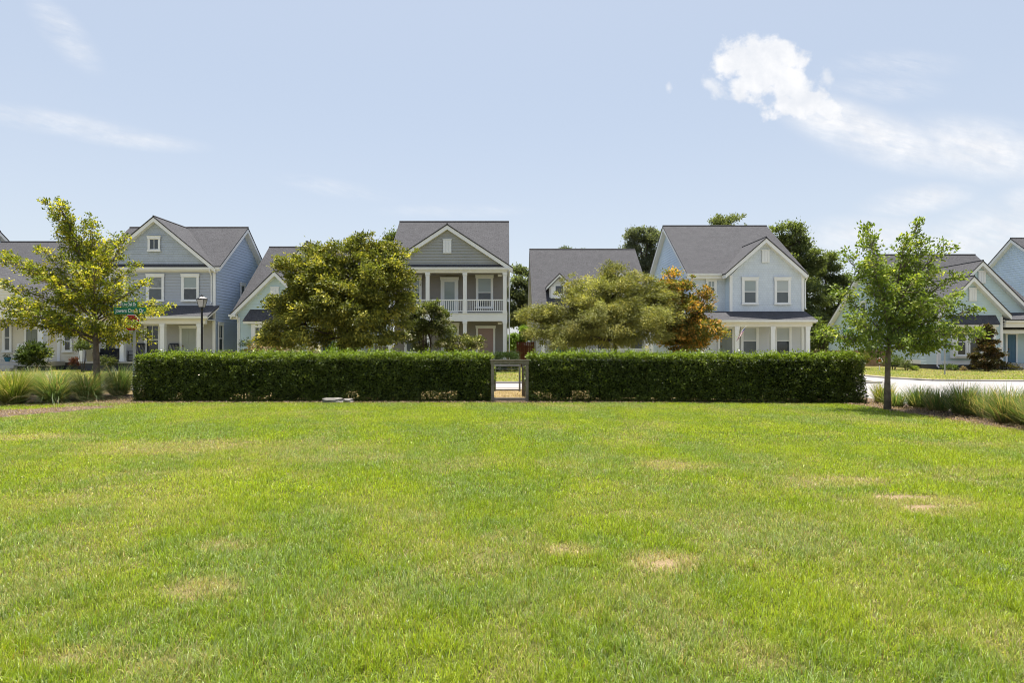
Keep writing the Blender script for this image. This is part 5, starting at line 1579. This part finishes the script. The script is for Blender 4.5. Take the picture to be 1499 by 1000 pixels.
# ---- fountain grasses
def fountain(px, py, hw, ptop, label, cols, n=620, stiff=0.5, straw=0.3, dY=0.0, group='fountain grass clumps in the beds'):
    n = int(n * 1.9)
    Y = gy(py) + dY; x0 = X(px, Y); h = (py - ptop) / F * Y; w = hw / F * Y
    if px > 1250: x0 += 0.42; n = int(n * 0.62); stiff = min(0.85, stiff + 0.22)
    az = rng.uniform(0, 2 * np.pi, n); br = np.sqrt(rng.random(n)) * 0.20
    bx = x0 + np.cos(az) * br; by = Y + np.sin(az) * br
    a2 = az + rng.normal(0, 0.5, n)
    th = np.abs(rng.normal(0.0, 0.62, n)) * (1 - stiff * 0.45) + 0.05
    L = h * (1.12 if stiff > 0.42 else 1.22) * rng.uniform(0.55, 1.12, n)
    curl = rng.uniform(0.5, 1.5, n) * (1.25 - stiff)
    d = np.stack([np.cos(a2), np.sin(a2), np.zeros(n)], 1)
    ws = rng.uniform(0.005, 0.010, n)
    tw = a2 + np.pi / 2
    s = np.stack([np.cos(tw), np.sin(tw), np.zeros(n)], 1)
    pts = [np.stack([bx, by, np.full(n, -0.02)], 1)]
    K = 5
    spread = min(1.0, w / max(h, 0.01))
    for k in range(K):
        t = (k + 0.5) / K
        ang = np.minimum(th * (0.5 + 0.75 * spread) + curl * t * t * 1.1, 2.6)
        pts.append(pts[-1] + (d * np.sin(ang)[:, None] + np.array((0, 0, 1.0)) * np.cos(ang)[:, None]) * (L / K)[:, None])
    V = []
    for k in range(K):
        f = (1 - k / K) ** 0.6
        V += [pts[k] - s * (ws * f)[:, None], pts[k] + s * (ws * f)[:, None]]
    V.append(pts[K])
    V = np.stack(V, 1); V[:, :, 2] = np.maximum(V[:, :, 2], 0.012)
    c = lerp_col(cols[0], cols[1], rng.random(n))
    dry = rng.random(n) < straw
    c = np.where(dry[:, None], lerp_col((0.30, 0.225, 0.10), (0.52, 0.42, 0.24), rng.random(n)), c)
    cc = np.repeat(c[:, None, :], 2 * K + 1, axis=1)
    base = np.array((0.32, 0.25, 0.12))
    for j, f in ((0, 0.6), (1, 0.6), (2, 0.3), (3, 0.3)): cc[:, j] = cc[:, j] * (1 - f) + base * f
    o = soup('fountain_grass', V, 2 * K + 1, cc, M['blade'], None, [(2 * k, 2 * k + 1, 2 * k + 3, 2 * k + 2) for k in range(K - 1)] + [(2 * K - 2, 2 * K - 1, 2 * K)], (x0, Y, 0))
    return tag(o, label, 'grass clump', group, 'thing')


lg = ((0.10, 0.165, 0.050), (0.215, 0.28, 0.115))
yg = ((0.10, 0.15, 0.03), (0.26, 0.27, 0.06))
rg = ((0.075, 0.13, 0.035), (0.18, 0.235, 0.085))
fountain(20, 592, 36, 540, 'yellowish fountain grass clump at the left edge of the picture, in front of the others', yg, 760, 0.55, 0.18)
fountain(-22, 590, 36, 545, 'fountain grass clump cut by the left edge', lg, 500, 0.4, 0.35)
fountain(80, 590, 42, 540, 'broad fountain grass clump left of the oak trunk, dry at its foot', lg, 900, 0.25, 0.28)
fountain(128, 586, 44, 541, 'silvery fountain grass clump sweeping right in front of the oak trunk', lg, 900, 0.2, 0.30)
fountain(174, 579, 34, 533, 'upright green fountain grass clump between the oak trunk and the hedge end', lg, 760, 0.45, 0.15)
fountain(48, 577, 36, 541, 'fountain grass clump behind the yellowish one', lg, 600, 0.35, 0.25)
fountain(2, 576, 34, 543, 'fountain grass clump farthest back at the left edge', lg, 520, 0.35, 0.25)
fountain(1273, 590, 22, 559, 'small fountain grass clump at the right end of the hedge', yg, 480, 0.6, 0.3)
fountain(1287, 596, 17, 572, 'short dark fountain grass clump left of the bare oak trunk', rg, 420, 0.6, 0.15)
fountain(1322, 597, 24, 564, 'fountain grass clump just right of the bare oak trunk', rg, 520, 0.6, 0.12)
fountain(1350, 602, 28, 567, 'fountain grass clump second to the right of the bare oak trunk', rg, 560, 0.6, 0.2)
fountain(1386, 608, 36, 561, 'tallest green fountain grass clump of the right bed', rg, 820, 0.6, 0.18)
fountain(1418, 612, 30, 566, 'fountain grass clump with a straw-coloured left side, past the tallest one', rg, 620, 0.5, 0.3)
fountain(1446, 620, 36, 566, 'fountain grass clump with straw-coloured skirts near the right edge', rg, 800, 0.5, 0.34)
fountain(1478, 625, 36, 569, 'green and tan fountain grass clump next to the right edge', rg, 760, 0.45, 0.3)
fountain(1506, 634, 40, 573, 'fountain grass clump cut by the right edge', rg, 720, 0.4, 0.38)


# ------------------------------------------------------------------ gate, fences, stones
def gate():
    Y = 17.5
    r = thing('garden_gate', (X(745, Y), Y, 0), 'weathered wooden gate frame standing in the gap of the hedge', 'gate')
    a, b = X(721, Y), X(771.5, Y); zt = Z(528, Y)
    for x in (a, b):
        m = MB(); m.box(x - 0.045, x + 0.045, Y - 0.045, Y + 0.045, -0.05, zt - 0.1); m.build('post', M['wood_grey'], r)
    m = MB(); m.box(a - 0.06, b + 0.06, Y - 0.06, Y + 0.06, zt - 0.098, zt); m.box(a - 0.08, b + 0.08, Y - 0.09, Y + 0.09, zt + 0.001, zt + 0.03); m.build('top_rail', M['wood_grey'], r)
    m = MB(); m.box(a + 0.047, b - 0.047, Y - 0.03, Y + 0.03, 0.04, 0.125); m.build('bottom_rail', M['wood_grey'], r)
    Y2 = 19.2
    r2 = thing('gate_leaf', (X(742, Y2), Y2, 0), 'pale grey open wooden frame a step behind the gate', 'gate')
    a, b = X(723.2, Y2), X(762, Y2); zt, zb = Z(534, Y2), Z(573, Y2)
    for x in (a, b - 0.06):
        m = MB(); m.box(x, x + 0.06, Y2 - 0.03, Y2 + 0.03, zb, zt); m.build('stile', M['wood_pale'], r2)
    for z in (zt - 0.06, zb + 0.02):
        m = MB(); m.box(a + 0.061, b - 0.061, Y2 - 0.028, Y2 + 0.028, z, z + 0.055); m.build('rail', M['wood_pale'], r2)
    m = MB()
    for k in range(2): m.box(a + 0.062, b - 0.062, Y2 - 0.004, Y2 + 0.004, zt - 0.15 - 0.11 * k, zt - 0.142 - 0.11 * k)
    m.build('wire', M['galv'], r2)
    m = MB(); x = X(766.5, Y2); m.box(x - 0.06, x + 0.06, Y2 - 0.06, Y2 + 0.06, -0.05, zt + 0.03); m.build('hinge_post', M['wood_grey'], r2)


gate()


def plank_fence(name, x0, x1, Y, h, mat, label):
    r = thing(name, ((x0 + x1) / 2, Y, 0), label, 'fence')
    m = MB(); n = max(3, int((x1 - x0) / 0.14)); w = (x1 - x0) / n
    for k in range(n):
        a = x0 + k * w; hh = h + random.uniform(-.015, .015)
        m.prism([(a + 0.004, Y, 0.03), (a + w - 0.004, Y, 0.03), (a + w - 0.004, Y, hh - 0.04), (a + w * 0.75, Y, hh), (a + w * 0.25, Y, hh), (a + 0.004, Y, hh - 0.04)], (0, 0.02, 0))
    m.build('planks', M[mat], r)
    m = MB(); m.box(x0, x1, Y + 0.022, Y + 0.06, 0.3, 0.39); m.box(x0, x1, Y + 0.022, Y + 0.06, h - 0.45, h - 0.36); m.build('rail', M[mat], r)
    for x in (x0 + 0.05, x1 - 0.05):
        m = MB(); m.box(x - 0.045, x + 0.045, Y + 0.062, Y + 0.15, 0, h); m.build('post', M[mat], r)
    return r


plank_fence('plank_fence', X(756, 44), X(783, 44), 44.0, Z(500.5, 44), 'wood_red', 'dark red plank fence panel beside the dormer house')
plank_fence('plank_fence', X(742, 52), X(774, 52), 52.0, Z(506, 52), 'wood_tan', 'tan plank fence behind the boxwood')
plank_fence('plank_fence', 22.4, 29.6, 46.0, Z(513, 46), 'wood_tan', 'tan plank fence between the light blue house and the aqua cottage')
plank_fence('plank_fence', -10.4, -8.7, 44.0, Z(507, 44), 'wood_pale', 'pale plank fence panel between the aqua bay cottage and the double-porch house')


def rock(px0, px1, py0, py1, Y, label):
    x0, x1 = X(px0, Y), X(px1, Y); h = (py1 - py0) / F * Y
    m = MB(); nu, nv = 18, 9
    cx, cz = (x0 + x1) / 2, h * 0.42
    for j in range(nv + 1):
        ph = -math.pi / 2 + math.pi * j / nv
        for i in range(nu):
            t = 2 * math.pi * i / nu
            q = Vector((math.cos(t) * math.cos(ph), math.sin(t) * math.cos(ph), math.sin(ph)))
            q = Vector([math.copysign(abs(c) ** 0.62, c) for c in q])
            k = 1 + 0.10 * math.sin(3.1 * q.x + 5 * q.z + px0) + 0.06 * math.sin(7 * q.y + 4 * q.x)
            m.v.append((cx + q.x * (x1 - x0) / 2 * k, Y + q.y * 0.16 * k, cz + q.z * h * 0.56 * k))
    for j in range(nv):
        for i in range(nu):
            k = (i + 1) % nu
            m.f.append((j * nu + i, j * nu + k, (j + 1) * nu + k, (j + 1) * nu + i)); m.mi.append(0)
    o = m.build('stone', M['stone']); base_origin(o, (cx, Y, 0))
    return tag(o, label, 'stone')


rock(472, 502, 579, 587, 17.15, 'long pale stone lying at the foot of the left hedge')
rock(503, 517, 580, 586.5, 17.25, 'small dark stone at the right end of the long pale one')


# ------------------------------------------------------------------ lamp post and street signs
def lamp_post():
    Y = 27.0; x = X(295.5, Y); r = thing('street_lamp', (x, Y, 0), 'black lamp post with a square lantern before the slate house', 'street lamp')
    zt = Z(449.5, Y)
    m = MB(); m.lathe(x, Y, [(0.16, 0), (0.16, 0.18), (0.11, 0.24), (0.085, 0.6), (0.06, 0.7), (0.052, 0.75)], 14); m.build('base', M['black'], r, False)
    m = MB(); m.lathe(x, Y, [(0.052, 0.75), (0.044, zt - 0.16), (0.07, zt - 0.14), (0.07, zt - 0.11), (0.045, zt - 0.09), (0.05, zt - 0.03), (0.10, zt - 0.01), (0.10, zt)], 12); m.build('pole', M['black'], r)
    zg = Z(438.5, Y); b0, b1 = 0.10, 0.165
    m = MB(); z0 = zt + 0.002
    A = [(x + sx * b0, Y + sy * b0, z0) for sx, sy in ((-1, -1), (1, -1), (1, 1), (-1, 1))]; B = [(x + sx * b1, Y + sy * b1, zg) for sx, sy in ((-1, -1), (1, -1), (1, 1), (-1, 1))]
    for k in range(4): m.quad(A[k], A[(k + 1) % 4], B[(k + 1) % 4], B[k])
    m.poly(list(reversed(A))); m.poly(B)
    m.build('lantern_glass', M['lamp_glass'], r)
    m = MB()
    for k in range(4): m.tube([A[k], B[k]], 0.014, 4)
    for k in range(4): m.tube([B[k], B[(k + 1) % 4]], 0.016, 4)
    m.build('lantern_frame', M['black'], r)
    m = MB(); m.tube([(x, Y, zg + 0.012), (x, Y, zg + 0.04), (x, Y, zg + 0.13)], [0.29, 0.27, 0.10], 4)
    m.tube([(x, Y, zg + 0.131), (x, Y, zg + 0.18)], [0.09, 0.06], 8); m.tube([(x, Y, zg + 0.181), (x, Y, zg + 0.24)], [0.03, 0.008], 6)
    m.build('lantern_cap', M['black'], r)


lamp_post()


def text_part(s, x, y, z, size, parent, mat, name='lettering', width=None, rot=0.0):
    cu = bpy.data.curves.new(name, 'FONT'); cu.body = s; cu.size = size; cu.align_x = 'CENTER'; cu.align_y = 'CENTER'; cu.extrude = 0.002; cu.offset = size * 0.012
    o = bpy.data.objects.new(name, cu); C.objects.link(o)
    cu.materials.append(M[mat])
    bpy.context.view_layer.update()
    if width and o.dimensions.x > 0: o.scale = (width / o.dimensions.x, 1, 1)
    bpy.context.view_layer.update()
    me = bpy.data.meshes.new_from_object(o.evaluated_get(bpy.context.evaluated_depsgraph_get()))
    sx = o.scale.x; bpy.data.objects.remove(o); bpy.data.curves.remove(cu)
    o = bpy.data.objects.new(name, me); C.objects.link(o); o.scale = (sx, 1, 1)
    p = parent; org = Vector((0, 0, 0))
    q = p
    while q is not None: org += Vector(q.location); q = q.parent
    o.parent = p; o.location = Vector((x, y, z)) - org; o.rotation_euler = (R(90), 0, rot)
    return o


def stop_corner():
    Y = 18.9; x = X(196.5, Y)
    r = thing('street_sign', (x, Y, 0), 'green street name blades above a red stop sign, half hidden by the young oak', 'street sign')
    zt = Z(441.5, Y)
    m = MB(); m.box(x - 0.03, x + 0.03, Y - 0.03, Y + 0.03, -0.1, zt - 0.03); m.build('pole', M['galv'], r)
    xa, xb = X(168, Y), X(214.5, Y); za, zb = Z(460, Y), Z(450.3, Y)
    m = MB(); m.box(xa, xb, Y - 0.045, Y - 0.034, za, zb); bl = m.build('sign_blade', M['green_sign'], r)
    text_part('Jowers Creek Dr', (xa + xb) / 2, Y - 0.049, (za + zb) / 2, 0.17, bl, 'sign_white', 'lettering', (xb - xa) * 0.90)
    xc, xd = X(179.5, Y), X(202, Y); zc, zd = Z(449.8, Y), Z(442, Y)
    m = MB(); m.box(xc, xd, Y - 0.045, Y - 0.034, zc, zd); bl = m.build('sign_blade', M['green_sign'], r)
    text_part('Live Oak Dr', (xc + xd) / 2, Y - 0.049, (zc + zd) / 2, 0.15, bl, 'sign_white', 'lettering', (xd - xc) * 0.88)
    cx, cz, rad = X(193.5, Y), Z(472.5, Y), 0.29
    oc = lambda rr, yy: [(cx + rr * math.cos(R(22.5 + 45 * k)), yy, cz + rr * math.sin(R(22.5 + 45 * k))) for k in range(8)]
    m = MB(); m.prism(oc(rad, Y - 0.040), (0, 0.006, 0)); st = m.build('stop_sign', M['sign_white'], r)
    m = MB(); m.prism(oc(rad * 0.93, Y - 0.045), (0, 0.004, 0)); fc = m.build('sign_face', M['red_sign'], st)
    text_part('STOP', cx, Y - 0.047, cz, 0.22, fc, 'sign_white', 'lettering', rad * 1.45)


stop_corner()


def street_sign_right():
    Y = 28.5; x = X(1242, Y)
    r = thing('street_sign', (x, Y, 0), 'green street name blades showing through the left branches of the right-hand young oak'.replace('right-hand ', 'bare-trunked '), 'street sign')
    m = MB(); m.box(x - 0.03, x + 0.03, Y - 0.03, Y + 0.03, -0.1, Z(484, Y)); m.build('pole', M['galv'], r)
    m = MB(); m.box(X(1233, Y), X(1250, Y), Y - 0.045, Y - 0.034, Z(487.5, Y), Z(482.5, Y)); m.build('sign_blade', M['green_sign'], r)
    m = MB(); m.box(X(1224.5, Y), X(1258, Y), Y - 0.06, Y - 0.049, Z(501, Y), Z(495, Y)); m.build('sign_blade', M['green_sign'], r)


street_sign_right()


def steel_post():
    Y = 33.4; x = X(1383, Y); r = thing('signpost', (x, Y, 0), 'thin bare steel signpost standing in the yard of the aqua cottage', 'signpost')
    m = MB(); m.box(x - 0.03, x + 0.03, Y - 0.02, Y + 0.02, -0.1, 2.5); m.build('pole', M['galv'], r)
    m = MB(); m.box(x - 0.02, x + 0.02, Y - 0.18, Y + 0.18, 2.05, 2.48); m.build('sign_plate', M['galv'], r)


steel_post()


def yard_disc():
    Y = 38.8; x = X(1287.5, Y); r = thing('garden_ornament', (x, Y, 0), 'orange round garden ornament with a white back, left of the bare oak trunk', 'garden ornament')
    m = MB(); m.tube([(x, Y, 0), (x, Y, 0.35)], 0.02, 6); m.build('stake', M['white'], r)
    zc = Z(528, Y)
    m = MB(); m.tube([(x, Y - 0.03, zc), (x, Y + 0.0, zc)], 0.13, 18); m.build('disc', M['terracotta'], r)
    m = MB(); m.tube([(x + 0.03, Y + 0.003, zc), (x + 0.03, Y + 0.02, zc)], 0.19, 18); m.build('backplate', M['white'], r)


yard_disc()


# ------------------------------------------------------------------ porch things
def rocking_chair(px, Y, z, label, group='black rocking chairs on the slate house porch', rot=0.0):
    x = X(px, Y); r = thing('rocking_chair', (x, Y, z), label, 'rocking chair', group)
    w = 0.3
    m = MB(); m.box(x - w, x + w, Y - 0.28, Y + 0.26, z + 0.42, z + 0.46); m.build('seat', M['black'], r)
    m = MB()
    for k in range(6):
        a = x - w + 0.05 + (2 * w - 0.1) * k / 5
        m.prism([(a - 0.02, Y + 0.25, z + 0.47), (a + 0.02, Y + 0.25, z + 0.47), (a + 0.02, Y + 0.42, z + 1.12), (a - 0.02, Y + 0.42, z + 1.12)], (0, 0.02, 0))
    m.prism([(x - w, Y + 0.41, z + 1.10), (x + w, Y + 0.41, z + 1.10), (x + w, Y + 0.44, z + 1.22), (x - w, Y + 0.44, z + 1.22)], (0, 0.03, 0))
    m.build('backrest', M['black'], r)
    for s in (-1, 1):
        xx = x + s * (w + 0.03)
        m = MB(); m.tube([(xx, Y - 0.30, z + 0.07), (xx, Y - 0.28, z + 0.66)], 0.022, 5); m.build('leg', M['black'], r)
        m = MB(); m.tube([(xx, Y + 0.26, z + 0.07), (xx, Y + 0.42, z + 1.15)], 0.022, 5); m.build('leg', M['black'], r)
        m = MB(); m.box(xx - 0.04, xx + 0.04, Y - 0.34, Y + 0.30, z + 0.66, z + 0.69); m.build('armrest', M['black'], r)
        m = MB(); m.tube([(xx, Y - 0.48, z + 0.09), (xx, Y - 0.2, z + 0.03), (xx, Y + 0.15, z + 0.03), (xx, Y + 0.62, z + 0.12)], 0.022, 5); m.build('rocker', M['black'], r)


rocking_chair(199, 38.8, 0.62, 'black rocking chair by the stop sign pole on the slate house porch')
rocking_chair(249, 38.8, 0.62, 'black rocking chair left of the sage green door')


def porch_sofa():
    Y = 38.7; x = X(160, Y); z = 0.62
    r = thing('outdoor_sofa', (x, Y, z), 'black cushioned sofa on the slate house porch behind the oak trunk', 'sofa')
    m = MB(); m.box(x - 0.85, x + 0.85, Y - 0.35, Y + 0.35, z + 0.12, z + 0.30); m.build('frame', M['black'], r)
    m = MB(); m.box(x - 0.75, x - 0.01, Y - 0.36, Y + 0.2, z + 0.302, z + 0.45); m.box(x + 0.01, x + 0.75, Y - 0.36, Y + 0.2, z + 0.302, z + 0.45); m.build('seat', M['cushion'], r)
    m = MB(); m.box(x - 0.75, x + 0.75, Y + 0.202, Y + 0.36, z + 0.302, z + 0.85); m.build('backrest', M['cushion'], r)
    for s in (-1, 1):
        m = MB(); m.box(x + s * 0.752, x + s * 0.86, Y - 0.36, Y + 0.36, z + 0.302, z + 0.62); m.build('armrest', M['black'], r)
        for t in (-1, 1):
            m = MB(); m.box(x + s * 0.8 - 0.03, x + s * 0.8 + 0.03, Y + t * 0.3 - 0.03, Y + t * 0.3 + 0.03, z, z + 0.119); m.build('leg', M['black'], r)


porch_sofa()


def welcome_board():
    Y = 39.55; x = X(24.5, Y)
    m = MB(); m.prism([(x - 0.2, Y - 0.12, 0.62), (x + 0.2, Y - 0.12, 0.62), (x + 0.2, Y + 0.3, Z(503, Y)), (x - 0.2, Y + 0.3, Z(503, Y))], (0, 0.025, 0))
    o = m.build('porch_board', M['white']); base_origin(o, (x, Y, 0.62)); tag(o, 'tall white board leaning beside the cream cottage door', 'board')
    Yp = 38.7; xp = X(11, Yp)
    r = thing('flower_pot', (xp, Yp, 0.6), 'blue glazed flower pot on the cream cottage porch', 'flower pot')
    m = MB(); m.lathe(xp, Yp, [(0.11, 0.6), (0.19, 0.85), (0.2, 0.9), (0.16, 0.9), (0.15, 0.84)], 16); m.build('pot', M['pot_blue'], r)
    q = leaves(np.array([xp, Yp, 0.95]) + rng.normal(size=(90, 3)) * np.array([.12, .12, .08]), 0.12, 0.3, 0.1)
    soup('foliage', q, 4, lerp_col((0.03, 0.05, 0.015), (0.10, 0.13, 0.04), rng.random(90)), M['leaf'], r)


welcome_board()


def house_flag():
    Y = 38.05; x = X(1080, Y)
    r = thing('flag', (x, Y, Z(486, Y)), 'striped red and white flag with a blue canton hanging on the light blue house porch', 'flag')
    top = Vector((X(1085.5, Y), Y - 0.75, Z(478, Y))); bot = Vector((X(1077.5, Y), Y - 0.05, Z(497, Y) - 0.05))
    bot = Vector((X(1078.5, Y), Y - 0.16, Z(492, Y)))
    m = MB(); m.tube([bot, top], 0.014, 6); m.build('pole', M['white'], r)
    # cloth hangs in folds from the pole
    NU, NV = 26, 13
    m = MB(); vv = {}
    d = top - bot
    for i in range(NU + 1):
        for j in range(NV + 1):
            u = j / NV; t = i / NU                       # u along the pole from the top, t down the cloth
            p = top - d * (0.02 + 0.62 * u)
            sl = Vector((-0.30, 0.05, -0.62)) * t * (1.0 - 0.1 * u)
            fold = math.sin(u * 9 + t * 2.2) * 0.05 * (0.3 + t)
            vv[i, j] = tuple(p + sl + Vector((fold * 0.6, fold, -0.04 * u * t)))
    mats = [M['flag_red'], M['sign_white'], M['flag_blue']]
    for i in range(NU):
        for j in range(NV):
            m.cur = 2 if (i < NU * 0.4 and j < 7) else j % 2
            m.quad(vv[i, j], vv[i, j + 1], vv[i + 1, j + 1], vv[i + 1, j])
    m.build('cloth', mats, r)


M['flag_red'] = plain('red_cloth', (0.38, 0.03, 0.04), 0.8, 0.2, 0.08)
M['flag_blue'] = plain('blue_cloth', (0.03, 0.045, 0.14), 0.8, 0.2, 0.08)
house_flag()
